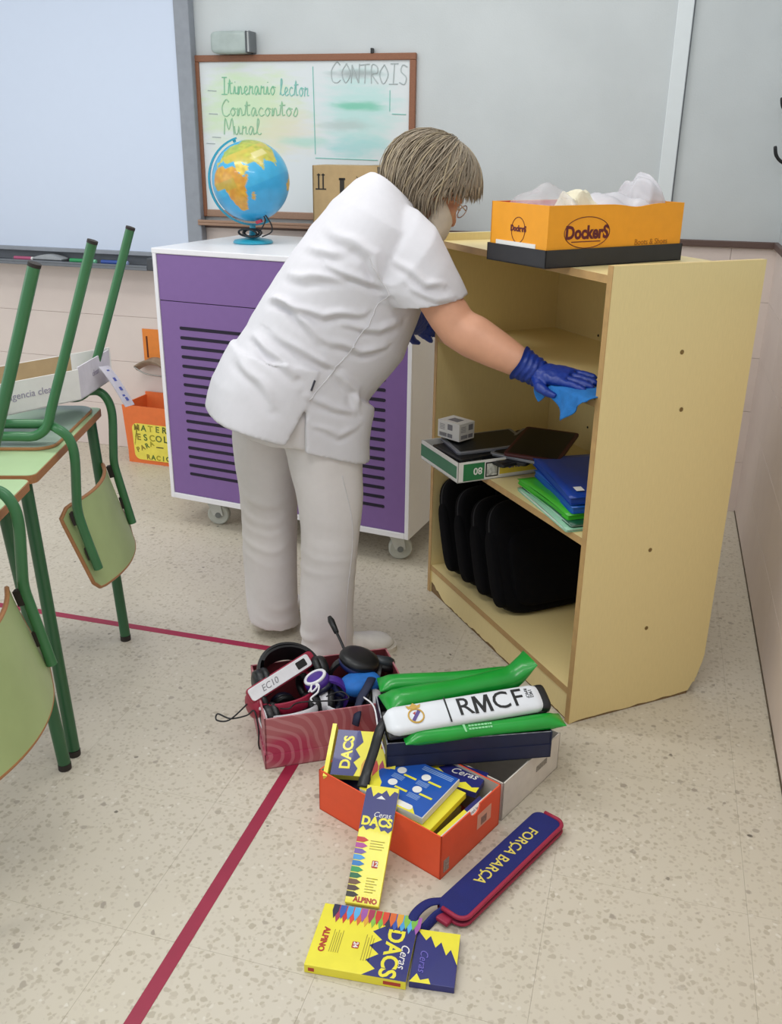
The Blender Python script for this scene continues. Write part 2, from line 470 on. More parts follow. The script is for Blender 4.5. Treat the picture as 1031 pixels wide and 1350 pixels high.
MB().tube([(L_ * .25, 0, .01), (L_ * .5, 0, .01)], .0095, 10).build('cap', mat('pale_blue', '#a9b7dc', .4), th, smooth=True, sharp=40)

# ================================================================== SMALL WHITEBOARD WITH HANDWRITING
WX0, WX1, WZ0, WZ1 = -2.025, -1.035, 1.155, 1.812
t = thing('framed_whiteboard', 'small wood-framed whiteboard with green handwriting on the back wall', 'whiteboard', (WX0, YB, WZ0))
bw, bh = WX1 - WX0, WZ1 - WZ0
def smeared():
    m = bpy.data.materials.new('smeared_board'); m.use_nodes = True
    n = m.node_tree.nodes; l = m.node_tree.links; b = n['Principled BSDF']
    tc = n.new('ShaderNodeTexCoord')
    def blob(cx, cz, rx, rz, color, prev, amt):
        mp = n.new('ShaderNodeMapping'); mp.vector_type = 'POINT'
        mp.inputs['Scale'].default_value = (1 / rx, 0, 1 / rz); mp.inputs['Location'].default_value = (-cx / rx, 0, -cz / rz)
        l.new(tc.outputs['Object'], mp.inputs[0])
        ln = n.new('ShaderNodeVectorMath'); ln.operation = 'LENGTH'; l.new(mp.outputs[0], ln.inputs[0])
        nz = n.new('ShaderNodeTexNoise'); nz.inputs['Scale'].default_value = 9; nz.inputs['Detail'].default_value = 4
        m2 = n.new('ShaderNodeMapping'); m2.inputs['Scale'].default_value = (1, 1, 4); l.new(tc.outputs['Object'], m2.inputs[0]); l.new(m2.outputs[0], nz.inputs['Vector'])
        ad = n.new('ShaderNodeMath'); ad.operation = 'MULTIPLY_ADD'; ad.inputs[1].default_value = 1.2; l.new(nz.outputs['Fac'], ad.inputs[0]); l.new(ln.outputs['Value'], ad.inputs[2])
        mr = n.new('ShaderNodeMapRange'); mr.interpolation_type = 'SMOOTHSTEP'
        mr.inputs[1].default_value = .8; mr.inputs[2].default_value = 1.7; mr.inputs[3].default_value = amt; mr.inputs[4].default_value = 0
        l.new(ad.outputs[0], mr.inputs[0])
        mx = n.new('ShaderNodeMix'); mx.data_type = 'RGBA'; l.new(mr.outputs[0], mx.inputs[0]); l.new(prev, mx.inputs[6]); mx.inputs[7].default_value = lin(color)
        return mx.outputs[2]
    rgb = n.new('ShaderNodeRGB'); rgb.outputs[0].default_value = lin('#dbe1e4'); c = rgb.outputs[0]
    c = blob(.26, .44, .3, .22, '#d0e2b6', c, .8)
    c = blob(.2, .48, .2, .14, '#c6e2bd', c, .55)
    c = blob(.42, .36, .2, .12, '#e2d8bd', c, .6)
    c = blob(.74, .44, .22, .2, '#b9dfdc', c, .85)
    c = blob(.74, .46, .13, .025, '#6fc4a6', c, .8)
    c = blob(.73, .58, .14, .02, '#9aa3a3', c, .8)
    c = blob(.68, .385, .14, .03, '#b5bab8', c, .5)
    c = blob(.5, .32, .14, .03, '#a9d9cd', c, .7)
    c = blob(.74, .3, .18, .05, '#9fd6d6', c, .7)
    l.new(c, b.inputs['Base Color']); b.inputs['Roughness'].default_value = .3
    return m
MB().box(.02, -.016, .02, bw - .02, -.006, bh - .02).build('panel', smeared(), t)
wood = mat('brown_frame_wood', '#8a5a40', .5, var=.15, stretch=(6, 20, 20))
MB().box(0, -.026, bh - .026, bw, -.005, bh).build('frame_top', wood, t, bevel=.003)
MB().box(0, -.026, 0, .026, -.005, bh - .026).build('frame_side', wood, t, bevel=.003)
MB().box(bw - .026, -.026, 0, bw, -.005, bh - .026).build('frame_side', wood, t, bevel=.003)
lw = mat('pale_brown_ledge', '#9b7b66', .5, var=.12, stretch=(6, 20, 20))
MB().box(.026, -.026, 0, bw - .026, -.005, .03).build('frame_bottom', lw, t, bevel=.003)
led = MB(); led.box(0, -.07, -.036, bw, -.005, -.024); led.box(0, -.07, -.024, bw, -.06, -.012); led.build('ledge', lw, t, bevel=.003)
MB().box(.8, -.03, bh, .81, -.01, bh + .018).build('clip', M_BLACK, t)
# hand-written strokes
GL = {'i': [[(0, .02), (.14, .5), (.18, .06), (.34, .1)], [(.17, .72), (.19, .75)]],
      't': [[(0, .05), (.2, .9), (.2, .1), (.38, .08)], [(.02, .64), (.42, .67)]],
      'n': [[(0, 0), (.06, .48), (.09, 0), (.2, .46), (.32, .4), (.35, .04), (.5, .1)]],
      'e': [[(0, .1), (.3, .33), (.16, .5), (.03, .22), (.18, 0), (.4, .1)]],
      'r': [[(0, 0), (.08, .52), (.14, .4), (.3, .47), (.28, .08), (.42, .06)]],
      'a': [[(.34, .42), (.16, .5), (.02, .2), (.15, 0), (.33, .42), (.36, .04), (.48, .1)]],
      'o': [[(.2, .5), (.02, .25), (.18, 0), (.36, .25), (.2, .5), (.46, .42)]],
      'l': [[(0, .05), (.24, .78), (.14, .95), (.09, .2), (.24, .02), (.38, .1)]],
      'c': [[(.35, .42), (.18, .5), (.02, .22), (.2, 0), (.42, .1)]],
      's': [[(0, .05), (.22, .52), (.3, .2), (.15, -.02), (0, .08)]],
      'u': [[(0, .5), (.05, .08), (.2, .04), (.32, .5), (.35, .06), (.48, .1)]],
      'I': [[(.08, 1), (.52, 1)], [(.3, 1), (.24, 0)], [(0, 0), (.5, 0)]],
      'C': [[(.6, .85), (.4, 1), (.1, .6), (.14, .1), (.4, -.02), (.62, .12)]],
      'M': [[(0, 0), (.12, 1), (.34, .3), (.6, 1), (.7, 0)]],
      'N': [[(0, 0), (.05, .9)], [(.05, .9), (.42, 0)], [(.42, 0), (.48, .95)]],
      'T': [[(0, .9), (.55, .95)], [(.28, .92), (.25, 0)]],
      'R': [[(.03, 0), (.05, .9), (.35, .85), (.38, .55), (.08, .45), (.42, 0)]],
      'O': [[(.3, .95), (.03, .5), (.25, 0), (.52, .45), (.3, .95)]],
      'S': [[(.45, .85), (.2, .95), (.1, .65), (.4, .35), (.3, 0), (.02, .1)]],
      '-': [[(0, .4), (.9, .36)]]}
def hand(s, x, z, h, m, name, parent, r=.003, slope=0, sx=1):
    mb = MB(); cx = x
    for ch in s:
        if ch == ' ': cx += .35 * h * sx; continue
        mx = 0
        for st in GL[ch]:
            P = crom([(cx + px * h * sx, -.0165, z + pz * h + (cx - x) * slope) for px, pz in st], 4)
            mb.tube(P, r, 5); mx = max(mx, max(p[0] for p in st))
        cx += (mx + .05) * h * sx
    return mb.build(name, m, parent)
ink1 = mat('green_ink', '#8cc7a5', .5); ink2 = mat('teal_ink', '#8cc8be', .5); ink3 = mat('grey_ink', '#b0babb', .5); ink4 = mat('olive_ink', '#9dc8a6', .5)
hand('Itinerario', .125, .505, .066, ink1, 'handwriting', t, .0024, -.01, .8)
hand('lector', .395, .50, .066, ink2, 'handwriting', t, .0024, -.03, .72)
hand('Contacontos', .118, .42, .064, ink4, 'handwriting', t, .0026)
hand('Mural', .128, .345, .066, ink4, 'handwriting', t, .0026)
hand('CONTROIS', .62, .55, .075, ink3, 'handwriting', t, .0024, -.03)
for zz, x0 in ((.512, .06), (.42, .06), (.326, .07), (.3, .04)):
    hand('-', x0, zz - .01, .045, ink3, 'dash', t, .002)
mb = MB(); mb.tube([(.545, -.0165, .61), (.55, -.0165, .27)], .002, 5); mb.tube([(.55, -.0165, .255), (.83, -.0165, .25)], .002, 5); mb.tube([(.89, -.0165, .43), (.95, -.0165, .428)], .002, 5); mb.tube([(.88, -.0165, .52), (.88, -.0165, .44)], .002, 5)
build_each(mb, 'ruled_line', ink2, t)

# little device on top of the board
t = thing('classroom_speaker', 'small silvery grey box sitting on the wooden whiteboard frame', 'speaker', (-1.82, YB - .045, WZ1 + .0005))
MB().ell((-.01, 0, .043), .085, .036, .043, 28, 14, .35).build('body', mat('silver_green_plastic', '#a9b5b2', .3, var=.12, scale=14), t, smooth=True)
MB().box(.066, -.034, .002, .074, .034, .084).build('side_band', mat('dark_band', '#51565a', .4), t, bevel=.003)
MB().box(.082, -.034, .004, .088, .034, .084).build('end_plate', mat('dark_band2', '#6a6f73', .4), t, bevel=.002)
MB().box(.074, -.03, .006, .082, .03, .08).build('end_block', mat('pale_grey', '#b9bdbd', .4), t)

# ================================================================== ORANGE BIN AND HOLDER AT THE WALL (left)
ORG = mat('orange_card', '#e8763a', .6, var=.05)
t = thing('material_bin', 'orange cardboard bin with yellow lettered label on the floor by the wall', 'box', (-2.402, 3.8, 0), R(-3))
mb = MB(); bw_, bd_, bh_, th_ = .28, .19, .29, .006
def flare(z): return z * .02
mb.box(0, 0, 0, bw_, bd_, th_)
mb.add([(0, 0, 0), (bw_, 0, 0), (bw_ + .01, -.012, bh_), (-.01, -.012, bh_), (0, th_, 0), (bw_, th_, 0), (bw_ + .01, th_ - .012, bh_), (-.01, th_ - .012, bh_)], [(0, 1, 2, 3), (7, 6, 5, 4), (0, 3, 7, 4), (1, 5, 6, 2), (3, 2, 6, 7), (0, 4, 5, 1)])
mb.box(-.004, bd_ - th_, 0, bw_ + .004, bd_, bh_ + .02)
mb.box(-.004, 0, 0, th_ - .004, bd_, bh_ + .005); mb.box(bw_ - th_ + .004, 0, 0, bw_ + .004, bd_, bh_ + .005)
mb.build('body', ORG, t)
Mf = basis((0, -.0015, 0), (1, 0, 0), (0, -.0414, 1))
lb = MB().prism(rrect(.035, .02, .27, .205, .03), .0, .0012, Mf).build('label_sheet', mat('yellow_paper', '#efe05a', .6), t)
MB().box(.005, .09, 0, .011, .2, .0012, Mf @ T(.012, .01, 0) @ RZ(R(-14))).build('slot', mat('dark_slot', '#5a2a12', .8), t)
cols = ['#57702f', '#a59b2a', '#6f7a35', '#50602c', '#3f5c8a', '#8a7a2c']
for s_, x_, y_, sz, sp in (('MATER', .062, .182, .042, .038), ('ESCOL', .068, .135, .045, .037), ('PARA', .058, .07, .034, .026), ('RACIO', .11, .036, .034, .028)):
    for k, ch in enumerate(s_):
        rot = R(22) if s_ == 'PARA' else R(random.uniform(-6, 6))
        yy = y_ + (k * .012 if s_ == 'PARA' else 0)
        text('letter', ch, sz, mat('letter_' + cols[(k + len(s_)) % 6][1:], cols[(k + len(s_) + int(y_ * 100)) % 6], .6), lb, Mf @ T(x_ + k * sp, yy, .0014) @ RZ(rot), bold=.0012)
MB().box(.16, .09, .0012, .2, .095, .0016, Mf).build('dash', M_BLACK, lb)
t = thing('wall_holder', 'orange card strip with slot hanging on the wall beside the purple cart', 'holder', (-2.40, YB - .008, .42))
MB().box(.01, -.004, .03, .16, 0, .20).build('card', mat('orange_card2', '#e58634', .6), t)
MB().box(.028, -.0055, .06, .036, -.0035, .165, T(0, 0, 0) ).build('slot', mat('dark_slot', '#5a2a12', .8), t)
mb = MB().grid(lambda u, v: (-.01 + .17 * u, -.075 + .07 * v, .03 + .035 * sin(pi * u) - .028 * sin(pi * v)), 12, 8, .003)
mb.build('pouch', mat('brown_pouch', '#9a8672', .5, var=.2), t, smooth=True)
mb = MB().tube(crom([(-.008, -.074, .025), (.06, -.085, -.002), (.16, -.08, -.01)], 6), .004, 6).build('rim_wire', mat('steel_wire', '#a6a29c', .3, .8), t, smooth=True)

# ================================================================== PURPLE CHARGING CART
KA = atan2(-.1331, .9911)
CT, CB, CW, CD = 1.1024, .1204, 1.046, .667
t = thing('charging_cart', 'white cart on castors with slotted purple metal front behind the woman', 'cart', (-1.808, 3.141, 0), KA)
sh = MB()
sh.box(0, .006, CB, .02, CD, CT - .02); sh.box(CW - .02, .006, CB, CW, CD, CT - .02)
sh.box(.02, .006, CB, CW - .02, CD, CB + .024); sh.box(.02, CD - .02, CB + .024, CW - .02, CD, CT - .02)
sh.box(.02, .02, CB + .024, CW - .02, .024, CT - .02)
sh.build('body', M_WHITEM, t)
MB().box(-.003, -.004, CT - .02, CW + .003, CD, CT).build('top', M_WHITEM, t, bevel=.003)
frm = MB(); frm.box(0, -.004, CB, .016, .006, CT - .02); frm.box(CW - .016, -.004, CB, CW, .006, CT - .02); frm.box(.016, -.004, CB, CW - .016, .006, CB + .022)
frm.build('front_frame', M_WHITEM, t, bevel=.0015)
MB().box(.017, 0, .914, CW - .017, .012, CT - .021).build('upper_panel', M_PURPLE, t, bevel=.001)
dpl = MB().box(.017, 0, CB + .0235, CW - .017, .012, .911).build('front_panel', M_PURPLE, t, bevel=.001)
MB().box(.017, .004, .911, CW - .017, .012, .914).build('gap', M_SLOT, t)
nS = 17
for side, (x0, x1) in enumerate(((.098, .47), (.575, .948))):
    me = None
    for k in range(nS):
        z = .815 - k * (.815 - .235) / (nS - 1)
        o = bpy.data.objects.new('slot', me) if me else MB().prism(rrect(0, -.006, x1 - x0, .006, .0055, 3), 0, .0012, basis((0, 0, 0), (1, 0, 0), (0, 0, 1))).build('slot', M_SLOT)
        if not me: me = o.data
        else: COL.objects.link(o)
        o.parent = dpl; o.location = (x0, .0001, z)
cw_ = mat('white_castor', '#c9cbc6', .5); cg_ = mat('castor_grey', '#7b7f80', .4, .5)
def castor(x, y, a):
    f_ = MB(); Mx = T(x, y, 0) @ RZ(a)
    f_.box(-.03, -.03, CB - .006, .03, .03, CB, Mx)
    f_.loft([[(-.028, s, CB - .006), (.028, s, CB - .006), (.028, s + .004, CB - .006), (-.028, s + .004, CB - .006)] for s in (-.022,)] +
            [[(.0, -.022, .045), (.04, -.022, .045), (.04, -.018, .045), (.0, -.018, .045)]], True, False, Mx)
    f_.loft([[(-.028, .018, CB - .006), (.028, .018, CB - .006), (.028, .022, CB - .006), (-.028, .022, CB - .006)],
             [(.0, .018, .045), (.04, .018, .045), (.04, .022, .045), (.0, .022, .045)]], True, False, Mx)
    c = f_.build('castor', cw_, t)
    Mw = Mx @ T(.02, 0, .046) @ RX(R(90))
    MB().lathe([(.01, -.015), (.04, -.016), (.045, -.011), (.045, .011), (.04, .016), (.01, .015)], 24, Mw).build('wheel', mat('pale_tyre', '#b9bbb3', .5), c, smooth=True, sharp=40)
    MB().lathe([(.002, -.024), (.012, -.024), (.012, .024), (.002, .024)], 12, Mw).build('axle', cg_, c)
for x, y, a in ((.15, .075, R(20)), (CW - .085, .075, R(25)), (.15, CD - .08, R(40)), (CW - .1, CD - .08, R(10))): castor(x, y, a)

# cardboard box standing on the cart
CARD = mat('brown_cardboard', '#b3976c', .75, var=.06)
CARDI = mat('cardboard_inside', '#a58a62', .8, var=.06)
t = thing('cardboard_box', 'brown cardboard box with printed arrows standing on the cart behind the woman', 'box', (-1.352, 3.62, CT + .0005), R(6))
mb = MB(); bw_, bd_, bh_ = .42, .22, .285
mb.box(0, 0, 0, bw_, bd_, .004); mb.box(0, 0, 0, bw_, .005, bh_); mb.box(0, bd_ - .005, 0, bw_, bd_, bh_)
mb.box(0, 0, 0, .005, bd_, bh_); mb.box(bw_ - .005, 0, 0, bw_, bd_, bh_)
mb.build('carton', CARD, t)
mb = MB(); mb.box(.005, .005, bh_ - .004, .2, bd_ - .005, bh_); mb.build('flap', CARD, t)
mb = MB(); mb.box(.205, .005, bh_ - .004, bw_ - .005, bd_ - .005, bh_ - .001, T(0, 0, .002)); mb.build('flap', CARDI, t)
bp_ = mat('black_print', '#2c261f', .7)
mb = MB()
for x in (.022, .04):
    mb.box(x, -.0008, .2, x + .006, 0, .255); mb.box(x - .004, -.0008, .248, x + .01, 0, .252)
mb.box(.012, -.0008, .195, .055, 0, .2); mb.box(.11, -.0008, .16, .128, 0, .24); mb.box(.106, -.0008, .232, .132, 0, .24)
mb.box(.26, -.0008, .258, .285, 0, .283); mb.box(.292, -.0008, .258, .302, 0, .283)
build_each(mb, 'print', bp_, t)
text('print', 'X', .03, bp_, t, basis((.185, -.0005, .235), (1, 0, 0), (0, 0, 1)))

# ================================================================== GLOBE
GC = V((-1.53, 3.43, 1.331)); GR = .146
t = thing('desk_globe', 'blue desk globe showing Africa on a teal base with meridian arm', 'globe', (GC.x + .03, GC.y - .02, CT + .0005))
rl = V((GC.x, GC.y, GC.z)) - t.location
hr = V((.962, .274, .0)).normalized(); hf = V((-.27, .963, 0))
toc = (V((0, 0, CAM_H)) - GC).normalized()
nax = (hr * -.37 + V((0, 0, 1)) * .93).normalized()
nax = (nax + toc * .05).normalized()
e0 = (toc - nax * toc.dot(nax)).normalized(); e1 = nax.cross(e0)
LON0 = 52
LAND = {'af': ('#d6a53a', [(-17, 15), (-13, 28), (-6, 36), (10, 37), (20, 31), (32, 31), (35, 27), (43, 12), (51, 12), (42, -2), (40, -15), (35, -24), (27, -34), (18, -34), (12, -17), (9, -1), (8, 5), (-8, 5)]),
        'md': ('#c9a048', [(44, -22), (46, -15), (49, -12), (50, -16), (47, -25)]),
        'ar': ('#d9c04e', [(35, 28), (43, 13), (52, 17), (59, 23), (51, 25), (48, 30), (40, 35), (36, 34)]),
        'eu': ('#b5b84a', [(-10, 37), (-9, 43), (0, 46), (5, 52), (10, 57), (5, 62), (25, 71), (60, 69), (75, 73), (105, 78), (140, 72), (179, 68), (179, 62), (160, 60), (142, 55), (130, 43), (122, 38), (121, 30), (110, 20), (107, 11), (100, 13), (103, 2), (98, 9), (95, 16), (88, 22), (80, 14), (77, 8), (73, 19), (67, 25), (57, 26), (50, 30), (36, 36), (27, 37), (23, 37), (18, 41), (12, 44), (3, 42)]),
        'au': ('#cfa548', [(114, -22), (130, -12), (142, -11), (153, -27), (146, -39), (131, -32), (116, -35)]),
        'su': ('#a8b04a', [(95, 5), (105, -5), (106, -6), (98, 2)])}
def inside(x, y, P):
    r = False; j = len(P) - 1
    for i in range(len(P)):
        xi, yi = P[i]; xj, yj = P[j]
        if (yi > y) != (yj > y) and x < (xj - xi) * (y - yi) / (yj - yi) + xi: r = not r
        j = i
    return r
NU, NV = 180, 90
vs = []; cs = []
for i in range(NV + 1):
    la = pi / 2 - pi * i / NV
    for j in range(NU):
        lo = 2 * pi * j / NU
        d = nax * sin(la) + (e0 * cos(lo) + e1 * sin(lo)) * cos(la)
        vs.append(tuple(rl + d * GR))
        lod = (math.degrees(lo) + LON0 + 180) % 360 - 180; lad = math.degrees(la)
        nz_ = noise.fractal(d * 4, 1, 2, 4); lod2 = lod + nz_ * 3; lad2 = lad + noise.noise(d * 9 + V((5, 1, 2))) * 2
        c = V(lin('#3fa9d6')[:3]) * (1 + .1 * nz_)
        if lad < -5: c = V(lin('#35a0d2')[:3]) * (1 + .1 * nz_)
        for cn, P in LAND.values():
            if inside(lod2, lad2, P):
                c = V(lin(cn)[:3]) * (1 + .35 * noise.noise(d * 12)); 
                if cn == '#d6a53a': c = c.lerp(V(lin('#c98a2e')[:3]), max(0, min(1, .5 + noise.noise(d * 7))))
                if cn == '#d6a53a' and 0 < lad < 15 and lod < 30: c = c.lerp(V(lin('#a9a23c')[:3]), .6)
                if cn == '#b5b84a': c = c.lerp(V(lin('#8fae4c')[:3] if lad > 50 else lin('#cbb64f')[:3]), max(0, min(1, .5 + noise.noise(d * 6))))
                if cn == '#b5b84a' and 28 < lad < 40 and 70 < lod < 100: c = V(lin('#d8cf8d')[:3])
        if lad > 80: c = V(lin('#e5ecec')[:3])
        cs.append(c)
fs = [(i * NU + j, (i + 1) * NU + j, (i + 1) * NU + (j + 1) % NU, i * NU + (j + 1) % NU) for i in range(NV) for j in range(NU)]
me = bpy.data.meshes.new('sphere'); me.from_pydata(vs, [], fs); me.update()
ca = me.color_attributes.new('paint', 'FLOAT_COLOR', 'POINT')
for k, c in enumerate(cs): ca.data[k].color = (c.x, c.y, c.z, 1)
me.materials.append(mat_attr('globe_print', .3, .3))
for p in me.polygons: p.use_smooth = True
ob = bpy.data.objects.new('sphere', me); COL.objects.link(ob); ob.parent = t
# graticule line (ecliptic / equator) printed on the ball
tl = mat('teal_plastic', '#2f9db8', .3, var=.03)
hl = (-hr); side = (hl - nax * hl.dot(nax)).normalized()
arc = [rl + (nax * cos(a) + side * sin(a)) * (GR + .012) for a in [R(-4) + (R(184) + R(4)) * k / 30 for k in range(31)]]
am = MB()
nrm = nax.cross(side)
rings = []
for k, p in enumerate(arc):
    o_ = (p - rl).normalized()
    rings.append([tuple(p + nrm * a_ * .009 + o_ * b_) for a_, b_ in ((-1, -.003), (1, -.003), (1, .004), (-1, .004))])
am.loft(rings); am.build('meridian_arm', tl, t, smooth=True, sharp=40)
MB().tube([rl + nax * (GR - .002), rl + nax * (GR + .016)], .006, 8).build('pivot', tl, t)
MB().tube([rl - nax * (GR - .002), rl - nax * (GR + .016)], .006, 8).build('pivot', tl, t)
bot = V((0, 0, 0))
arcb = rl + (nax * cos(R(158)) + side * sin(R(158))) * (GR + .012)
bx, by = 0, 0
MB().lathe([(.001, 0), (.075, 0), (.078, .004), (.072, .012), (.03, .02), (.016, .028), (.012, .05), (.011, max(.06, arcb.z - .002)), (.001, arcb.z)], 32, T(arcb.x, arcb.y, 0)).build('base', tl, t, smooth=True, sharp=50)
# cable bundled round the foot of the globe
cab = []
random.seed(9)
for k in range(70):
    a = k * .62
    cab.append((arcb.x + .035 * cos(a) + .012 * cos(k * .21) + .01, arcb.y - .045 + .012 * sin(k * .4), .042 + .014 * sin(a)))
lamp_c = thing('globe_cable', 'black cable bundled around the foot of the blue globe', 'cable', t.location)
MB().tube(crom(cab, 3), .0035, 6).build('coil', M_BLACK, lamp_c, smooth=True)
MB().tube(crom([(arcb.x + .05, arcb.y - .045, .05), (arcb.x + .075, arcb.y - .05, .09), (arcb.x + .06, arcb.y - .05, .125), (arcb.x + .095, arcb.y - .05, .085), (arcb.x + .1, arcb.y - .05, .05), (arcb.x + .06, arcb.y - .05, .03)], 6), .0028, 6).build('loop', M_BLACK, lamp_c, smooth=True)
MB().box(-.012, -.008, -.006, .012, .008, .006, T(arcb.x + .05, arcb.y - .05, .085) @ RY(R(-20))).build('red_plug', mat('red_plastic', '#b5324a', .4), lamp_c, bevel=.002)

# ================================================================== CREAM BOOKCASE
SP = V((-.098, 2.178, 0)); WD = V((-.6348, .7727, 0)); DD = V((.7727, .6348, 0)); SW, SD = .8886, .450
HS, HT, HB, HM, HU = 1.2167, 1.1945, .103, .543, .904
SA = atan2(-.7727, .6348)
so = SP + WD * SW
shelf = thing('bookcase', 'open cream laminate bookcase with chipped foot standing at an angle', 'bookcase', so, SA)
def side_panel(x0, name):
    # right panel carries the chipped lower back corner of the photograph
    out = []
    random.seed(3)
    pts = [(0.0, .0)]
    n = 14
    for k in range(1, n): pts.append((SD * .9 * k / n, .004 + random.uniform(0, .005)))
    pts += [(SD * .905, .01), (SD * .93, .03), (SD * .96, .05), (SD * .975, .075), (SD * .99, .095), (SD, .12), (SD, HS), (0, HS)]
    mb = MB(); m_ = basis((x0, 0, 0), (0, 1, 0), (0, 0, 1))
    mb.prism(pts, 0, .018, m_)
    return mb.build(name, M_LAM, shelf)
def shw(w, d, z): return (SW - w, d, z)
rp = side_panel(SW - .018, 'side_panel')
MB().box(SW - .0185, -.0012, .0, SW + .0002, .0004, HS + .0004).build('edge_band', M_EDGE, rp)
MB().box(SW - .0182, .0, HS - .0002, SW - .0002, SD, HS + .0003).build('edge_band', mat('cream_edge', '#d8bf85', .5), rp)
# ragged raw chipboard showing along the chipped foot
chp = MB()
random.seed(8)
pp = [(0.0, -.001)]
for k in range(0, 19): pp.append((SD * .9 * k / 18, .007 + random.uniform(0, .007)))
pp += [(SD * .9, .0)]
chp.prism([(a, max(0, b)) for a, b in pp], 0, .0165, basis((SW - .0178, 0, 0), (0, 1, 0), (0, 0, 1)))
chp.build('chipped_foot', M_CHIP, rp, label='raw brown chipped lower edge')
mb = MB()
for d_, z_ in ((.225, 1.007), (.246, .862), (.205, .487), (.226, .251)):
    mb.lathe([(.001, 0), (.0055, 0), (.006, .0012), (.004, .002), (.001, .0015)], 10, basis((SW - .0005, d_, z_), (0, 1, 0), (0, 0, 1)))
build_each(mb, 'screw', mat('brass_screw', '#8a7448', .4, .7), rp)
lp = side_panel(0, 'side_panel')
MB().box(-.0002, -.0012, .0, .0185, .0004, HS + .0004).build('edge_band', M_EDGE, lp)
MB().box(.018, SD - .012, .02, SW - .018, SD - .004, HT).build('back_panel', M_LAM, shelf)
mb = MB()
for x_, z_ in ((.3, 1.05), (.26, .92), (.25, .7), (.25, .62)): mb.lathe([(.001, 0), (.004, 0), (.004, .001), (.001, .001)], 8, basis((x_, SD - .0121, z_), (1, 0, 0), (0, 0, 1)))
build_each(mb, 'peg_hole', M_BLACK, shelf)
def board(z, name, label=None, y0=.002):
    o = MB().box(.018, y0, z - .018, SW - .018, SD - .012, z).build(name, M_LAM, shelf)
    MB().box(.018, y0 - .0012, z - .0182, SW - .018, y0 + .0003, z + .0002).build('edge_band', M_EDGE, o)
    return o
board(HT, 'top'); board(HU, 'shelf'); board(HM, 'shelf'); board(HB, 'bottom_board')
# kick board with crumbling lower edge
random.seed(5)
kp = [(.018, HB - .018)]
n = 60
for k in range(n + 1):
    u = k / n; z = .004 + .010 * abs(noise.noise(V((u * 9, 0, 3)))) + random.uniform(0, .005)
    if u < .12: z += .028 * (1 - u / .12) * (.8 + .4 * random.random())
    kp.append((.018 + (SW - .036) * u, z))
kp.append((SW - .018, HB - .018))
kb = MB().prism(kp, .0, .014, basis((0, .018, 0), (1, 0, 0), (0, 0, 1))).build('kick_board', M_LAM, shelf)
MB().box(.018, .0135, 0, SW - .018, .0165, .022).build('chipped_edge', M_CHIP, kb, label='raw brown crumbling lower edge') if False else None
kq = [(x, 0) for x, z in (kp[1], kp[-2])][::1]
cp2 = [(kp[1][0], 0)] + [(x, max(.004, z + .004)) for x, z in kp[1:-1]] + [(kp[-2][0], 0)]
MB().prism(cp2, 0, .012, basis((0, .0185, 0), (1, 0, 0), (0, 0, 1))).build('chipped_edge', M_CHIP, kb, label='raw brown crumbling lower edge')

def SHM(w, d, z, a=0):      # world matrix inside the bookcase (w from the near side, d from the front)
    p = SP + WD * w + DD * d
    return T(p.x, p.y, z) @ RZ(SA + a)

# ---- shoe box on top
DK = V((-.26, 2.251, HT + .0004)); dkx = V((.311, .331, 0)); dky = V((-.175, .148, 0))
yaw = atan2(.331, .311)
t = thing('shoe_box', 'orange-yellow shoe box standing in its black lid on top of the bookcase', 'box', M=T(*DK) @ RZ(yaw))
Ld, Wd_, Hl, Hb = .454, .231, .042, .142
YEL = mat('shoebox_orange', '#f0a01c', .5, var=.03); REDI = mat('shoebox_red', '#c8322c', .5); DKB = mat('shoebox_black', '#26262a', .5, var=.08)
lid = MB(); lid.box(0, 0, 0, Ld, Wd_, .003); lid.box(0, 0, 0, Ld, .003, Hl); lid.box(0, Wd_ - .003, 0, Ld, Wd_, Hl); lid.box(0, 0, 0, .003, Wd_, Hl); lid.box(Ld - .003, 0, 0, Ld, Wd_, Hl)
lid.build('lid', DKB, t)
e = .005
def wave(u): return -.007 * math.exp(-((u - .63) / .1) ** 2)
fr = [(e, .003), (Ld - e, .003)] + [(Ld - e - (Ld - 2 * e) * k / 24, Hb + wave(1 - k / 24)) for k in range(25)]
by_ = MB(); by_.prism(fr, 0, .003, basis((0, e + .003, 0), (1, 0, 0), (0, 0, 1)))
by_.box(e, e + .003, .003, Ld - e, Wd_ - e, .006); by_.box(e, e + .003, .003, e + .003, Wd_ - e, Hb); by_.box(Ld - e - .003, e + .003, .003, Ld - e, Wd_ - e, Hb); by_.box(e, Wd_ - e - .003, .003, Ld - e, Wd_ - e, Hb)
by_.build('box_body', YEL, t)
MB().box(e + .004, Wd_ - e - .0045, .006, Ld - e - .004, Wd_ - e - .0035, Hb - .001).build('red_lining', REDI, t)
MB().box(e + .0035, e + .05, .006, e + .0045, Wd_ - e - .005, Hb - .002).build('red_lining', REDI, t)
MAR = mat('maroon_print', '#5e1420', .5)
fM = basis((0, e - .0004, 0), (1, 0, 0), (0, 0, 1)); lM = basis((e - .0004, 0, 0), (0, -1, 0), (0, 0, 1))
text('lettering', 'DockerS', .042, MAR, t, fM @ T(.128, .078, 0), bold=.0016, sx=.92)
ov = MB(); ov.tube([(.128 + .072 * cos(a), 0, .079 + .036 * sin(a)) for a in [2 * pi * k / 40 for k in range(40)]], .0009, 5, closed=True, M=T(0, e - .0006, 0))
ov.box(.08, e - .0008, .057, .172, e - .0002, .059); ov.build('oval_outline', MAR, t)
text('lettering', 'Boots & Shoes', .0195, mat('faint_print', '#a8690f', .5), t, fM @ T(.345, .05, 0), sx=1.0)
text('lettering', 'DockerS', .019, MAR, t, lM @ T(-.115, .083, 0), bold=.001, sx=.9)
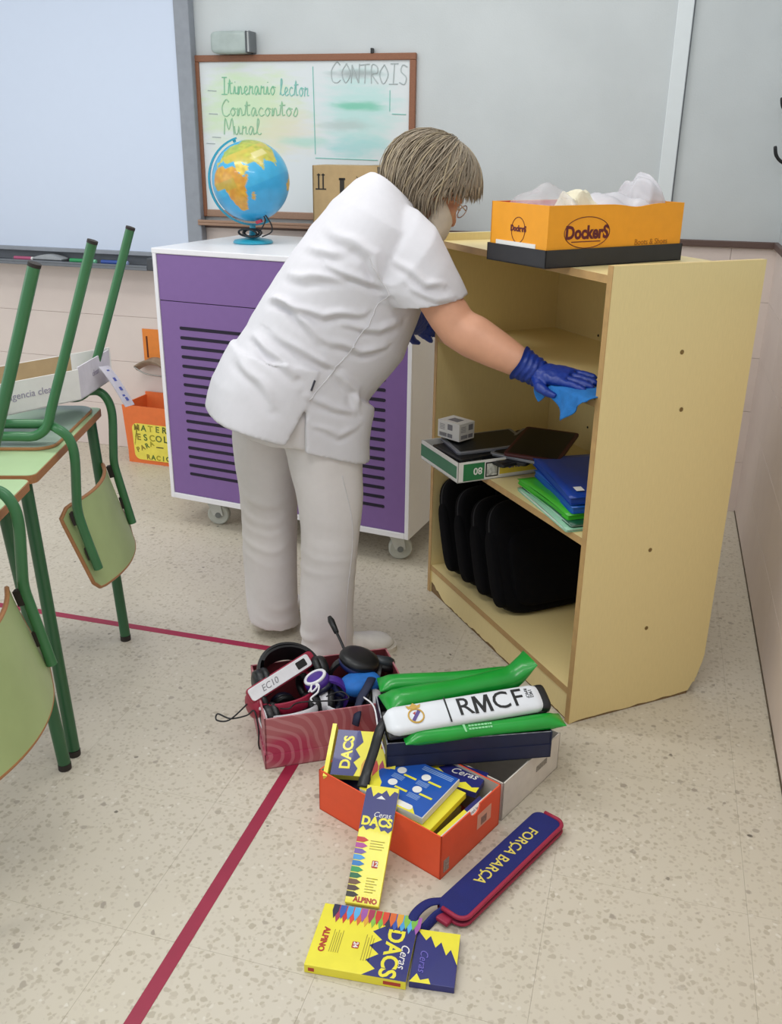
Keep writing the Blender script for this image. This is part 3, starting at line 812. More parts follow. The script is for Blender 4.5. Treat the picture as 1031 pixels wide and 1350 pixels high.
ov = MB(); ov.tube([(0, .115 + .026 * cos(a), .08 + .03 * sin(a)) for a in [2 * pi * k / 36 for k in range(36)]], .0008, 5, closed=True, M=T(e - .0006, 0, 0)); ov.build('oval_outline', MAR, t)
MB().box(e - .002, .045, .035, e - .0002, .2, .052).build('size_label', M_WHITE, t)
# plastic bags and paper in the box
def clear_plastic(name, c='#e6e4ea', a=.42):
    return mat(name, c, .25, var=.03, alpha=a, bump=.5, bscale=40)
def crumple(sx, sy, sz, seed, nu=26, nv=18):
    def f(u, v):
        x = (u - .5) * sx; y = (v - .5) * sy
        z = sz * max(0, (1 - abs(2 * u - 1) ** 2.2)) * max(0, 1 - abs(2 * v - 1) ** 2)
        q = V((u * 4, v * 4, seed))
        z += sz * .5 * noise.noise(q) * (1 - abs(2 * u - 1) ** 4)
        return (x + .2 * sz * noise.noise(q + V((3, 0, 0))), y + .2 * sz * noise.noise(q + V((0, 7, 0))), z)
    return f
DKM = T(*DK) @ RZ(yaw)
for k, (x, y, z, sx, sy, sz, rz, mname, lab) in enumerate((
        (.075, .115, .13, .13, .19, .05, 0, 'clear_a', 'crumpled clear plastic bag at the left end of the orange shoe box'),
        (.3, .115, .122, .21, .165, .04, .05, 'clear_b', 'crumpled clear plastic bag spread over the right of the orange shoe box'),
        (.4, .12, .12, .09, .14, .085, .3, 'clear_c', 'clear plastic bag standing up at the right end of the orange shoe box'))):
    b_ = MB().grid(crumple(sx, sy, sz, k * 3.7 + 1), 28, 20, .0008).build('plastic_bag', clear_plastic(mname, a=(.16, .5, .36)[k]))
    b_.matrix_world = DKM @ T(x, y, z) @ RZ(rz)
    for p in b_.data.polygons: p.use_smooth = True
    tag(b_, lab, 'bag')
b_ = MB().grid(crumple(.11, .12, .055, 17), 14, 12, .001).build('crumpled_paper', mat('cream_paper', '#ded6bd', .7)); b_.matrix_world = DKM @ T(.165, .1, .118); tag(b_, 'crumpled cream paper poking out of the orange shoe box', 'paper')
b_ = MB().box(.03, .02, .006, .42, .19, .1).build('shoe_box_filling', mat('crumpled_tissue', '#d8cfc2', .8, bump=.5, bscale=30), None, bevel=.01); b_.matrix_world = DKM; tag(b_, 'pale tissue bundle lying inside the orange shoe box', 'paper')

# ---- middle shelf: paper carton with tablets
CX = .25; CY = .31
t = thing('paper_carton_lid', 'white and green paper carton lid full of black tablets on the middle shelf', 'box', M=SHM(.752, -.105, HM + .0005))
mb = MB(); hC = .062
mb.box(0, 0, 0, CX, CY, .003); mb.box(0, 0, 0, CX, .003, hC); mb.box(0, CY - .003, 0, CX, CY, hC); mb.box(0, 0, 0, .003, CY, hC); mb.box(CX - .003, 0, 0, CX, CY, hC)
mb.build('tray', M_WHITE, t)
GRN = mat('dark_green_print', '#2b7a4a', .5); YLP = mat('yellow_print', '#e3cb47', .5)
rM = basis((CX + .0003, 0, 0), (0, 1, 0), (0, 0, 1))       # the face turned to the camera's right
MB().box(.018, .004, 0, .088, .056, .0006, rM).build('print', GRN, t)
MB().box(.14, .012, 0, .3, .056, .0006, rM).build('print', YLP, t)
MB().box(.092, .008, 0, .135, .054, .0005, rM).build('print', M_BLACK, t)
MB().box(.096, .012, .0004, .131, .05, .0008, rM).build('print', mat('grey_photo', '#b9bab5', .5, var=.4, scale=90), t)
text('lettering', '80', .03, M_WHITE, t, rM @ T(.066, .032, .0008) @ RZ(pi), bold=.0006)
text('lettering', 'FOLIO', .02, mat('violet_print', '#4b4a86', .5), t, rM @ T(.195, .036, .0008) @ RZ(pi), bold=.0008)
fM2 = basis((0, -.0003, 0), (1, 0, 0), (0, 0, 1))
MB().box(.0, .012, 0, CX * .97, .05, .0006, fM2).build('print', mat('teal_green_print', '#3f7d5c', .5), t)
TAB = mat('black_glass', '#0c0d10', .35, spec=.25, var=.1); TABG = mat('tablet_grey', '#85878f', .3, .4); TABR = mat('dark_red_case', '#4a1c22', .5)
def tablet(w, d, z, tilt, a, col, lab, L_=.24, W_=.17, ax='x'):
    q = thing('tablet', lab, 'tablet', M=SHM(w, d, z, a) @ (RX(tilt) if ax == 'x' else RY(tilt)))
    MB().prism(rrect(-W_ / 2, -L_ / 2, W_ / 2, L_ / 2, .012), 0, .009).build('case', col, q, bevel=.002)
    MB().prism(rrect(-W_ / 2 + .01, -L_ / 2 + .012, W_ / 2 - .01, L_ / 2 - .012, .004), .0091, .0096).build('screen', TAB, q)
tablet(.625, .03, HM + .055, R(2), R(4), M_BLACK, 'black tablet lying flat on the left of the paper carton')
tablet(.64, .06, HM + .066, R(3), R(-8), TABG, 'grey-backed tablet lying under the small white box')
tablet(.57, .15, HM + .058, R(5), R(28), M_BLACK, 'black tablet leaning across the middle of the paper carton')
tablet(.545, .17, HM + .068, R(5), R(34), TABG, 'grey-edged tablet second from top of the leaning stack')
tablet(.52, .19, HM + .078, R(5), R(42), TABR, 'dark red cased tablet on top of the leaning stack')
tablet(.56, .12, HM + .048, R(1), R(10), M_BLACK, 'black tablet at the bottom of the leaning stack')
t = thing('small_white_box', 'small white printed carton on top of the tablets', 'box', M=SHM(.70, -.012, HM + .0765, R(20)))
MB().box(-.045, -.035, 0, .045, .035, .055).build('carton', M_WHITE, t, bevel=.001)
gp_ = mat('grey_print', '#86848a', .6)
for mtx in (basis((-.045, -.0354, 0), (1, 0, 0), (0, 0, 1)), basis((.0454, -.035, 0), (0, 1, 0), (0, 0, 1))):
    mb = MB(); Wf = .09 if mtx[0][3] < 0 else .07
    for k in range(14): mb.box(.008 + k * .0022, .006, 0, .0088 + k * .0022 + .0004 * (k % 3), .018, .0004, mtx)
    for k in range(4): mb.box(.008, .028 + k * .005, 0, .03, .0295 + k * .005, .0004, mtx)
    mb.box(.042, .03, 0, .062, .048, .0003, mtx); mb.box(.042, .006, 0, .062, .018, .0003, mtx)
    build_each(mb, 'print', gp_, t)
mb = MB(); mb.box(-.02, -.018, .0551, .02, .014, .0555); build_each(mb, 'print', gp_, t)

# ---- folders
def folder(w0, d0, z, Lx, Ly, ang, col, lab, th=.012, tilt=0, pc=None, name='folder', lift=0):
    q = thing(name, lab, 'folder', M=SHM(w0, d0, z, ang) @ RX(tilt) @ RY(lift))
    # origin: front left corner
    cm = mat(name + '_' + col[1:], col, .35, var=.05)
    MB().prism(rrect(0, 0, Lx, Ly, .008), 0, .0012).build('back_cover', cm, q)
    MB().prism(rrect(.003, .003, Lx - .004, Ly - .003, .003), .0014, th - .0016).build('papers', mat('paper_' + col[1:], pc or col, .6), q)
    MB().grid(lambda u, v: (Lx * u, Ly * v, th - .0012 + .006 * sin(pi * u) * (1 - v) * (1 - v)), 14, 10, .0012).build('front_cover', cm, q, smooth=True)
    MB().tube([(.004, 0.002, .0015), (.004, Ly - .002, .0015)], .002, 6).build('spine', cm, q)
    return q
fa = R(17)
folder(.39, .03, HM + .0008, .325, .24, R(-8), '#8fc3a4', 'pale green folder at the very bottom of the folder stack', .008, pc='#d9e4da')
folder(.385, .04, HM + .0094, .315, .24, R(-7), '#17533a', 'dark green folder beneath the bright green one', .008, pc='#b9d0c4')
folder(.40, .035, HM + .0185, .30, .245, R(-5), '#3fae2c', 'bright green folder on the middle shelf', .014)
q = folder(.40, .09, HM + .034, .305, .24, R(-13), '#1a5ab0', 'blue folder second from the top of the folder stack', .018, tilt=R(1.5))
folder(.435, .105, HM + .056, .335, .235, R(-15), '#0d3c98', 'topmost blue folder with a small white label', .02, tilt=R(2))
qq = q
tb = [o for o in bpy.data.objects if o.get('label', '').startswith('topmost blue')][0]
MB().box(.27, .03, .0242, .30, .052, .0246).build('label_sticker', M_WHITE, tb)

# ---- laptop bags on the bottom board
def laptop_bag(w, d, tilt, lab, W_=.34, H_=.34, th=.1, pocket=True, a=0):
    q = thing('laptop_bag', lab, 'bag', M=SHM(w, d, HB + .0005, a) @ RY(tilt))
    b = MB(); b.ell((0, W_ / 2, H_ / 2), th / 2, W_ / 2, H_ / 2, 36, 26, .42); b.build('body', M_BAG, q, smooth=True)
    pk = MB(); pk.ell((.0, .02, H_ * .42), th * .36, .03, H_ * .34, 20, 14, .5); pk.build('end_pocket', M_BAG, q, smooth=True)
    pk = MB(); pk.ell((th * .44, W_ / 2, H_ * .4), .02, W_ * .4, H_ * .33, 24, 14, .4); pk.build('front_pocket', M_BAG, q, smooth=True)
    z = MB(); z.tube([(0, W_ / 2 + (W_ / 2 - .004) * math.copysign(abs(cos(s)) ** .42, cos(s)), H_ / 2 + (H_ / 2 - .004) * math.copysign(abs(sin(s)) ** .42, sin(s))) for s in [2 * pi * k / 60 for k in range(60)]], .006, 6, closed=True)
    z.build('zip', mat('zip_black', '#0c0d12', .7), q, smooth=True)
    h = MB(); h.tube(crom([(0, W_ * .3, H_ - .004), (0, W_ * .32, H_ + .03), (0, W_ * .5, H_ + .042), (0, W_ * .68, H_ + .03), (0, W_ * .7, H_ - .004)], 6), .009, 8, flat=.6); h.build('handle', M_BAG, q, smooth=True)
    z = MB(); z.box(-.003, -.004, H_ * .52, .003, .0, H_ * .6); z.build('zip_pull', mat('zip_steel', '#55585f', .3, .8), q)
    return q
laptop_bag(.735, .01, R(-20), 'black laptop bag leftmost in the row on the bottom board', H_=.35, W_=.36, th=.085)
laptop_bag(.64, .02, R(-20), 'black laptop bag second from the left on the bottom board', H_=.34, th=.088)
laptop_bag(.54, .025, R(-20), 'black laptop bag second from the right on the bottom board', H_=.34, th=.088)
laptop_bag(.44, .03, R(-21), 'black laptop bag rightmost in the row, its broad side showing', H_=.36, W_=.35, th=.092)

# ================================================================== TABLES AND UPTURNED CHAIRS (left)
TA = V((-1.542, 2.318, 0)); bdv = V((.953, .303, 0)); ldv = V((-.303, .953, 0)); ZT = .73
TAW = atan2(.303, .953)      # local x = bd (towards the woman), local y = ld (away)
def table(y0, y1, legs, lab):
    q = thing('school_table', lab, 'table', M=T(TA.x, TA.y, 0) @ RZ(TAW))
    W_ = .5
    out = rrect(-W_, y0, 0, y1, .02, 4)
    MB().prism(out, ZT - .0215, ZT - .0012).build('board', M_BEECH, q)
    MB().prism(rrect(-W_ + .002, y0 + .002, -.002, y1 - .002, .019, 4), ZT - .0012, ZT).build('laminate_top', M_TOP, q)
    fr_ = MB(); 
    fr_.box(-W_ + .05, y0 + .05, ZT - .062, -.05, y0 + .075, ZT - .0225); fr_.box(-W_ + .05, y1 - .075, ZT - .062, -.05, y1 - .05, ZT - .0225)
    fr_.box(-.075, y0 + .05, ZT - .062, -.05, y1 - .05, ZT - .0225); fr_.box(-W_ + .05, y0 + .05, ZT - .062, -W_ + .075, y1 - .05, ZT - .0225)
    fr_.build('apron_frame', M_GREEN2, q, bevel=.002)
    for (a, b) in legs:
        a = V(a); b = V(b)
        l_ = MB().tube([tuple(a), tuple(a.lerp(b, .03)), tuple(b + V((0, 0, .016)))],   .0155, 14).build('leg', M_GREEN2, q, smooth=True, sharp=50)
        MB().tube([tuple(b + V((0, 0, .0165))), tuple(b)], .0162, 14).build('foot_cap', M_CAP, l_, smooth=True, sharp=50)
        br = MB().tube([tuple(a.lerp(b, .04)), (-.06 if a.x > -.25 else -W_ + .06, a.y - (.04 if a.y > (y0 + y1) / 2 else -.04), ZT - .045)], .012, 8).build('bracket', M_GREEN2, l_)
table(-.609, 0, [((-.033, -.022, .708), (.024, -.096, 0)), ((-.036, -.58, .708), (.033, -.689, 0)), ((-.46, -.03, .708), (-.52, -.05, 0)), ((-.46, -.58, .708), (-.52, -.6, 0))],
      'green-topped school table farther back, with the white carton on it')
table(-1.27, -.633, [((-.048, -.70, .708), (.026, -.745, 0)), ((-.03, -1.24, .708), (.01, -1.28, 0)), ((-.46, -.66, .708), (-.52, -.68, 0)), ((-.46, -1.24, .708), (-.52, -1.28, 0))],
      'green-topped school table at the left edge, nearest the camera')

def chair(y0, y1, lab, dx=0, near_drop=.0):
    """upturned: seat flat on the table, legs in the air, back hanging over the table edge; y0 near frame, y1 far frame"""
    q = thing('school_chair', lab, 'chair', M=T(TA.x, TA.y, ZT) @ RZ(TAW) @ T(dx, 0, 0))
    zz = lambda z: z - ZT
    for y in (y0, y1):
        P = [(.135, y, zz(1.242)), (.06, y, zz(1.03)), (-.012, y, zz(.83))] + [tuple(V(p)) for p in crom([(-.016, y, zz(.816)), (-.03, y, zz(.786)), (-.06, y, zz(.766)), (-.1, y, zz(.765))], 4)] + [(-.32, y, zz(.765))] + crom([(-.34, y, zz(.766)), (-.365, y, zz(.78)), (-.378, y, zz(.815))], 4) + [(-.44, y, zz(1.242))]
        s_ = MB().tube(P, .0125, 12).build('side_frame', M_GREEN, q, smooth=True, sharp=60)
        MB().tube([(.1365, y, zz(1.2462)), (.1341, y, zz(1.2393))], .0131, 12).build('foot_cap', M_CAP, s_, smooth=True, sharp=50)
        MB().tube([(-.4415, y, zz(1.2462)), (-.4395, y, zz(1.2393))], .0131, 12).build('foot_cap', M_CAP, s_, smooth=True, sharp=50)
        yi = y + (.027 if y == y0 else -.027)
        U = [(-.25, yi, zz(.79)), (-.06, yi, zz(.79))] + crom([(-.03, yi, zz(.79)), (.0, y, zz(.785)), (.024, y, zz(.762)), (.034, y, zz(.715)), (.028, y, zz(.62)), (.025, y, zz(.565)), (.034, y, zz(.51)), (.062, y, zz(.395 if y == y0 else .37))], 5)
        MB().tube(U, .0125, 12).build('back_upright', M_GREEN, q, smooth=True, sharp=60)
    # plywood seat (lying on the table) and curved back rest
    def seat(u, v):
        x = -.40 + .385 * u; yy = y0 + .012 + (y1 - y0 - .024) * v
        return (x, yy, .0135 + .012 * (2 * v - 1) ** 2 * .6 + .006 * max(0, (u - .8)) * 5)
    # rounded outline
    sb = MB(); outl = rrect(-.40, y0 - .012, -.014, y1 + .012, .05, 6)
    sb.prism(outl, .0006, .0088); st_ = sb.build('seat', M_BEECH, q, bevel=.002)
    MB().prism(rrect(-.397, y0 - .009, -.017, y1 + .009, .048, 6), .0088, .0098).build('underside', mat('grey_green_laminate', '#93a596', .3, var=.08, scale=9), st_, label='glossy grey-green underside')
    def back(u, v):
        z = .568 - .235 * u; yy = y0 - .01 + (y1 - y0 + .02) * v
        bow = .055 * (1 - (2 * v - 1) ** 2)
        # follows the slant of the uprights, bowed away from the sitter
        x = -.012 + .05 * max(0, (.565 - z)) / .18 + bow * .9
        r_ = .035
        zz_ = z - ZT
        edge = max(0, abs(2 * v - 1) - .8) / .2
        zz_ += (.5 - u) * -.05 * edge ** 3
        return (x, yy, zz_)
    bk = MB().grid(back, 14, 20, .01).build('backrest', M_PLYG, q, smooth=True, sharp=40)
    rim = [back(0, k / 20) for k in range(21)] + [back(k / 14, 1) for k in range(1, 15)] + [back(1, 1 - k / 20) for k in range(1, 21)] + [back(1 - k / 14, 0) for k in range(1, 14)]
    MB().tube([(p[0] - .005, p[1], p[2]) for p in rim], .0058, 6, closed=True).build('ply_edge', M_BEECH, bk, smooth=True, label='brown ply edge')
    for y, yo in ((y0, .012), (y1, -.012)):
        for z in (.54, .44): MB().box(-.008, -.008, -.018, .008, .008, .018, T(.008 + .05 * max(0, .565 - z) / .18, y + yo * .3, zz(z)) @ RY(R(-14))).build('spacer', M_CAP, bk)
    return q
chair(-.41, -.026, 'green school chair upturned on the farther table, white carton between its legs')
chair(-1.245, -.86, 'green school chair upturned on the near table, cut by the left edge', dx=.012)

# white carton resting on the upturned seat
CM = T(TA.x, TA.y, 0) @ RZ(TAW)
t = thing('white_carton', 'open white carton with kraft inside resting on the upturned chair', 'box', M=CM @ T(0, -.19, .803))
CIN = mat('kraft_inside', '#b39a74', .8)
ev = V((-.66, -.75, 0)); NRc = V((0, 0, 0)); FRc = V((.024, .24, 0)); NLc = NRc + ev * .34; FLc = FRc + ev * .46
HH = .084
def wallp(a, b, h, th, m, name, inner=True, par=t):
    d = (b - a).normalized(); n_ = V((-d.y, d.x, 0)) * th
    q = MB(); q.add([tuple(a), tuple(b), tuple(b + n_), tuple(a + n_), tuple(a + V((0, 0, h))), tuple(b + V((0, 0, h))), tuple(b + n_ + V((0, 0, h))), tuple(a + n_ + V((0, 0, h)))], [(0, 3, 2, 1), (4, 5, 6, 7), (0, 1, 5, 4), (1, 2, 6, 5), (2, 3, 7, 6), (3, 0, 4, 7)])
    return q.build(name, m, par)
wallp(NLc, NRc, HH, .003, M_WHITE, 'near_wall'); wallp(NRc, FRc, HH + .006, .003, mat('flap_white', '#d7d3da', .6), 'end_wall')
wallp(FRc, FLc, HH + .012, .003, M_WHITE, 'far_wall'); wallp(FLc, NLc, HH, .003, M_WHITE, 'left_wall')
ins = V((-.003, .003, 0)) * .9
wallp(FRc + V((-.003, -.0062, .003)), FLc + V((.006, .001, .003)), HH + .008, .0006, CIN, 'kraft_lining')
wallp(NLc + V((.001, .006, .003)), NRc + V((-.006, .0, .003)), HH - .005, .0006, CIN, 'kraft_lining')
MB().add([tuple(p + V((0, 0, z))) for z in (0, .003) for p in (NRc, FRc, FLc, NLc)], [(0, 3, 2, 1), (4, 5, 6, 7), (0, 1, 5, 4), (1, 2, 6, 5), (2, 3, 7, 6), (3, 0, 4, 7)]).build('base', M_WHITE, t)
lil = mat('lilac_print', '#a09aae', .6)
nd = (NRc - NLc).normalized()
text('lettering', 'agencia clean', .026, lil, t, basis(NLc + nd * .2 + V((nd.y, -nd.x, 0)) * .0006 + V((0, 0, .045)), nd, z=V((nd.y, -nd.x, 0))))
ed = (FRc - NRc).normalized()
text('lettering', 'clean', .024, lil, t, basis(NRc + ed * .12 + V((ed.y, -ed.x, 0)) * .0006 + V((0, 0, .05)), ed, z=V((ed.y, -ed.x, 0))))
b_ = MB().grid(crumple(.13, .13, .08, 33), 16, 14, .001).build('wipes_pack', mat('blue_plastic_film', '#7fb9dc', .3, var=.25, scale=20)); b_.matrix_world = CM @ T(-.2, -.38, .84)
for p in b_.data.polygons: p.use_smooth = True
tag(b_, 'crumpled light blue plastic pack beside the white carton at the left edge', 'packet')
b_ = MB().grid(lambda u, v: (.03 + .052 * u, -.0 - .13 * v * .8 + .05 * u, .855 - .125 * u + .02 * v + .006 * sin(4 * u)), 12, 6, .0015).build('paper_strip', mat('flyer', '#d8d5de', .6)); b_.matrix_world = CM
tag(b_, 'white paper strip with blue print hanging beside the far chair, toward the orange bin', 'paper')
random.seed(2)
mb = MB()
for k in range(7):
    u0 = .12 + k * .115; 
    mb.grid(lambda u, v: (.0312 + .052 * (u0 + .09 * u), -.0006 - .13 * (.3 + .25 * v + .1 * (k % 2)) * .8 + .05 * (u0 + .09 * u), .856 - .125 * (u0 + .09 * u) + .02 * (.3 + .25 * v) + .006 * sin(4 * u0)), 2, 2, .0004)
build_each(mb, 'blue_print', mat('blue_print', '#4f5fb0', .6), b_)

# ================================================================== BOXES ON THE FLOOR
# ---- pink box with headphones
def swirl_mat():
    m = bpy.data.materials.new('pink_swirl_print'); m.use_nodes = True
    n = m.node_tree.nodes; l = m.node_tree.links; b = n['Principled BSDF']
    tc = n.new('ShaderNodeTexCoord')
    w1 = n.new('ShaderNodeTexWave'); w1.wave_type = 'RINGS'; w1.rings_direction = 'SPHERICAL'; w1.inputs['Scale'].default_value = 12; w1.inputs['Distortion'].default_value = 9; w1.inputs['Detail'].default_value = 1.5; w1.inputs['Detail Scale'].default_value = .6
    mp = n.new('ShaderNodeMapping'); mp.inputs['Location'].default_value = (-.0, .0, -.03); l.new(tc.outputs['Object'], mp.inputs[0]); l.new(mp.outputs[0], w1.inputs['Vector'])
    r = n.new('ShaderNodeValToRGB'); l.new(w1.outputs['Fac'], r.inputs[0])
    r.color_ramp.elements[0].color = lin('#ad646c'); r.color_ramp.elements[1].color = lin('#ba7d83')
    r.color_ramp.elements[0].position = .62; r.color_ramp.elements[1].position = .8
    # large crimson patch
    mp2 = n.new('ShaderNodeMapping'); mp2.inputs['Location'].default_value = (-.06, 0, -.075); mp2.inputs['Scale'].default_value = (1, 0, 1.6); mp2.vector_type = 'POINT'
    l.new(tc.outputs['Object'], mp2.inputs[0])
    ln = n.new('ShaderNodeVectorMath'); ln.operation = 'LENGTH'; l.new(mp2.outputs[0], ln.inputs[0])
    mr = n.new('ShaderNodeMapRange'); mr.inputs[1].default_value = .05; mr.inputs[2].default_value = .085; mr.inputs[3].default_value = 1; mr.inputs[4].default_value = 0; l.new(ln.outputs['Value'], mr.inputs[0])
    cr = n.new('ShaderNodeValToRGB'); l.new(w1.outputs['Fac'], cr.inputs[0]); cr.color_ramp.elements[0].color = lin('#ab3657'); cr.color_ramp.elements[1].color = lin('#bb687a'); cr.color_ramp.elements[0].position = .7; cr.color_ramp.elements[1].position = .8
    mx = n.new('ShaderNodeMix'); mx.data_type = 'RGBA'; l.new(mr.outputs[0], mx.inputs[0]); l.new(r.outputs[0], mx.inputs[6]); l.new(cr.outputs[0], mx.inputs[7])
    l.new(mx.outputs[2], b.inputs['Base Color']); b.inputs['Roughness'].default_value = .5
    return m
PKA = R(31.2)
PM = T(-.81, 1.757, 0) @ RZ(PKA)
t = thing('pink_box', 'open pink swirl-patterned box full of headphones on the floor', 'box', M=PM)
PL_, PW_, PH_ = .388, .272, .145
SW_ = swirl_mat()
mb = MB(); mb.box(.004, .004, .002, PL_ - .004, PW_ - .004, .006)
mb.box(.003, .003, .004, PL_ - .003, .007, PH_); mb.box(.003, PW_ - .007, .004, PL_ - .003, PW_ - .003, PH_); mb.box(.003, .003, .004, .007, PW_ - .003, PH_); mb.box(PL_ - .007, .003, .004, PL_ - .003, PW_ - .003, PH_)
mb.build('box_body', SW_, t)
mb = MB(); mb.box(0, 0, 0, PL_, PW_, .003); mb.box(0, 0, 0, PL_, .003, .04); mb.box(0, PW_ - .003, 0, PL_, PW_, .04); mb.box(0, 0, 0, .003, PW_, .04); mb.box(PL_ - .003, 0, 0, PL_, PW_, .04)
mb.build('lid_underneath', SW_, t)
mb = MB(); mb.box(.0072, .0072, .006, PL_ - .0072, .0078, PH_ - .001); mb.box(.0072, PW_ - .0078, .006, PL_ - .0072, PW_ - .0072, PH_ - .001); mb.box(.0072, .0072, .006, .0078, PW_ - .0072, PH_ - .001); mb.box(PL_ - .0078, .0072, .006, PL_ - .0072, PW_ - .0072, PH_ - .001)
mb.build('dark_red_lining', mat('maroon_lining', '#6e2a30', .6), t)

def headphones(M_, lab, band, cup, ring=None, r=.075, cupr=.038, flatb=.022, spread=.07, pad=None, bandm2=None):
    """over-ear set: band arc in local XZ, cups at its ends"""
    q = thing('headphones', lab, 'headphones', M=M_)
    arc_ = [(r * cos(a), 0, r * .95 * sin(a)) for a in [pi * k / 22 for k in range(23)]]
    rings = []
    for k, p in enumerate(arc_):
        a = pi * k / 22; n_ = V((cos(a), 0, sin(a)))
        ww = flatb * (.6 + .4 * sin(a)); p = V(p)
        rings.append([tuple(p + n_ * i_ + V((0, j_, 0))) for i_, j_ in ((-.004, -ww / 2), (.003, -ww / 2), (.005, -ww * .25), (.005, ww * .25), (.003, ww / 2), (-.004, ww / 2))])
    b = MB().loft(rings).build('headband', band, q, smooth=True, sharp=50)
    if bandm2:
        rr_ = []
        for k, p in enumerate(arc_[4:19]):
            a = pi * (k + 4) / 22; n_ = V((cos(a), 0, sin(a))); p = V(p); ww = flatb * .9
            rr_.append([tuple(p + n_ * i_ + V((0, j_, 0))) for i_, j_ in ((-.012, -ww / 2), (-.0045, -ww / 2), (-.0045, ww / 2), (-.012, ww / 2))])
        MB().loft(rr_).build('pad', bandm2, b, smooth=True, sharp=50)
    for sgn in (1, -1):
        Mc = T(sgn * (r - .002), 0, -.012) @ RY(R(90) * sgn)
        c = MB().lathe([(.001, .022), (cupr * .6, .022), (cupr * .9, .017), (cupr, .008), (cupr, 0), (cupr * .95, -.003), (.001, -.003)], 24, Mc).build('ear_cup', cup, q, smooth=True, sharp=50)
        pr = MB(); pr.tube([(cupr * .78 * cos(a), cupr * .78 * sin(a), -.01) for a in [2 * pi * k / 24 for k in range(24)]], .0105, 8, closed=True, M=Mc); pr.build('ear_pad', pad or M_BLACK, c, smooth=True)
        if ring:
            rg = MB(); rg.tube([(cupr * .8 * cos(a), cupr * .8 * sin(a), .019) for a in [2 * pi * k / 28 for k in range(28)]], .0048, 8, closed=True, M=Mc); rg.build('ring', ring, c, smooth=True)
    return q
WHG = mat('gloss_white', '#e4e3e8', .25); PUR = mat('purple_plastic', '#4a2a8c', .35); REDP = mat('wine_red_plastic', '#9a1f3c', .35); NAV = mat('dark_navy_plastic', '#141a33', .35)
def PB(x, y, z): return PM @ T(x, y, z)
headphones(PB(.26, .19, .118) @ RZ(R(-12)) @ RY(R(-74)), 'large black headphones with blue-lined cups on top of the pile', M_BLACK, M_BLACK, None, .055, .056, .03, pad=mat('dark_blue_pad', '#16225a', .5))
headphones(PB(.095, .185, .158) @ RZ(R(10)) @ RX(R(-70)), 'black headphones with a very wide band at the back left of the pink box', M_BLACK, M_BLACK, None, .082, .036, .06, bandm2=M_BLACK)
headphones(PB(.075, .135, .12) @ RZ(R(22)) @ RX(R(80)), 'wine red headphones under the white headband', REDP, REDP, None, .08, .036, .03)
headphones(PB(.19, .115, .118) @ RZ(R(170)) @ RY(R(-66)), 'dark purple headphones with a white-ringed cup', PUR, PUR, WHG, .048, .034, .034, pad=NAV)
headphones(PB(.085, .07, .11) @ RZ(R(12)) @ RX(R(70)), 'white and black headphones at the front left of the pink box', WHG, M_BLACK, WHG, .06, .034, .024)
headphones(PB(.235, .07, .108) @ RZ(R(-12)) @ RX(R(85)), 'white headphones at the front of the pink box', WHG, WHG, None, .062, .034, .026)
headphones(PB(.342, .185, .105) @ RZ(R(60)) @ RY(R(-58)), 'black headphones with a slate round cup at the right back of the pink box', M_BLACK, mat('slate_cup', '#2b3238', .4), None, .04, .036, .026)
headphones(PB(.2, .12, .062) @ RZ(R(40)) @ RX(R(85)), 'lilac headphones at the bottom of the pink box', mat('lilac_plastic', '#a596ac', .4), M_BLACK, None, .075, .036, .03)
headphones(PB(.1, .12, .055) @ RZ(R(100)) @ RX(R(88)), 'black headphones at the bottom left of the pink box', M_BLACK, NAV, None, .075, .036, .03)
# white strap with writing
p0 = V((-.02, .095, .158)); p1 = V((.15, .19, .188))
t = thing('white_headband', 'white plastic headband with pencilled letters across the red headphones', 'headphones', M=PM @ basis(p0, p1 - p0, z=V((.2, -.75, .62))))
Ls = (p1 - p0).length
MB().prism(rrect(0, -.017, Ls, .017, .008), 0, .005).build('band', WHG, t, bevel=.001)
MB().prism(rrect(Ls - .045, -.01, Ls - .014, .01, .003), .0048, .0056).build('slot', M_BLACK, t)
text('lettering', 'EC10', .024, gp_, t, T(.062, -.001, .0052), shear=.2)
MB().prism(rrect(-.002, -.021, Ls + .018, .02, .012), -.012, -.0005).build('red_back', REDP, t, bevel=.002)
# microphone boom
t = thing('microphone_boom', 'black microphone boom sticking up behind the headphones', 'microphone', M=PB(.255, .21, .165))
MB().tube(crom([(.005, -.005, 0), (-.005, .03, .03), (-.012, .085, .045)], 5), .004, 8).build('stalk', M_BLACK, t, smooth=True)
MB().tube([(-.0105, .07, .042), (-.016, .115, .056), (-.018, .128, .061)], [.007, .0095, .006], 10).build('tip', M_BLACK, t, smooth=True)
# cable loops
o = MB().tube(crom([(.02, .13, .145), (-.004, .125, .142), (-.03, .118, .118), (-.075, .105, .09), (-.105, .12, .085), (-.1, .14, .09), (-.07, .118, .085), (-.03, .10, .1), (-.012, .085, .12), (-.006, .06, .08), (-.008, .055, .04), (-.005, .06, .02)], 6), .0022, 6).build('headphone_cable', M_BLACK, None, smooth=True); o.matrix_world = PM
tag(o, 'thin black cable looping over the left side of the pink box', 'cable')
o = MB().tube(crom([(.13, .09, .15), (.145, .1, .165), (.15, .08, .17), (.135, .075, .16), (.14, .095, .168), (.155, .085, .172), (.15, .07, .16), (.13, .06, .15), (.14, .05, .14)], 6), .0026, 6).build('headphone_cable', WHG, None, smooth=True); o.matrix_world = PM
tag(o, 'white cable bunched beside the purple headphones', 'cable')
o = MB().tube(crom([(.05, .05, .14), (.07, .03, .15), (.1, .05, .15), (.2, .05, .14), (.225, .04, .15), (.21, .07, .152), (.17, .06, .15)], 6), .002, 6).build('headphone_cable', M_BLACK, None, smooth=True); o.matrix_world = PM
tag(o, 'thin black cable lying over the white headphones in the pink box', 'cable')
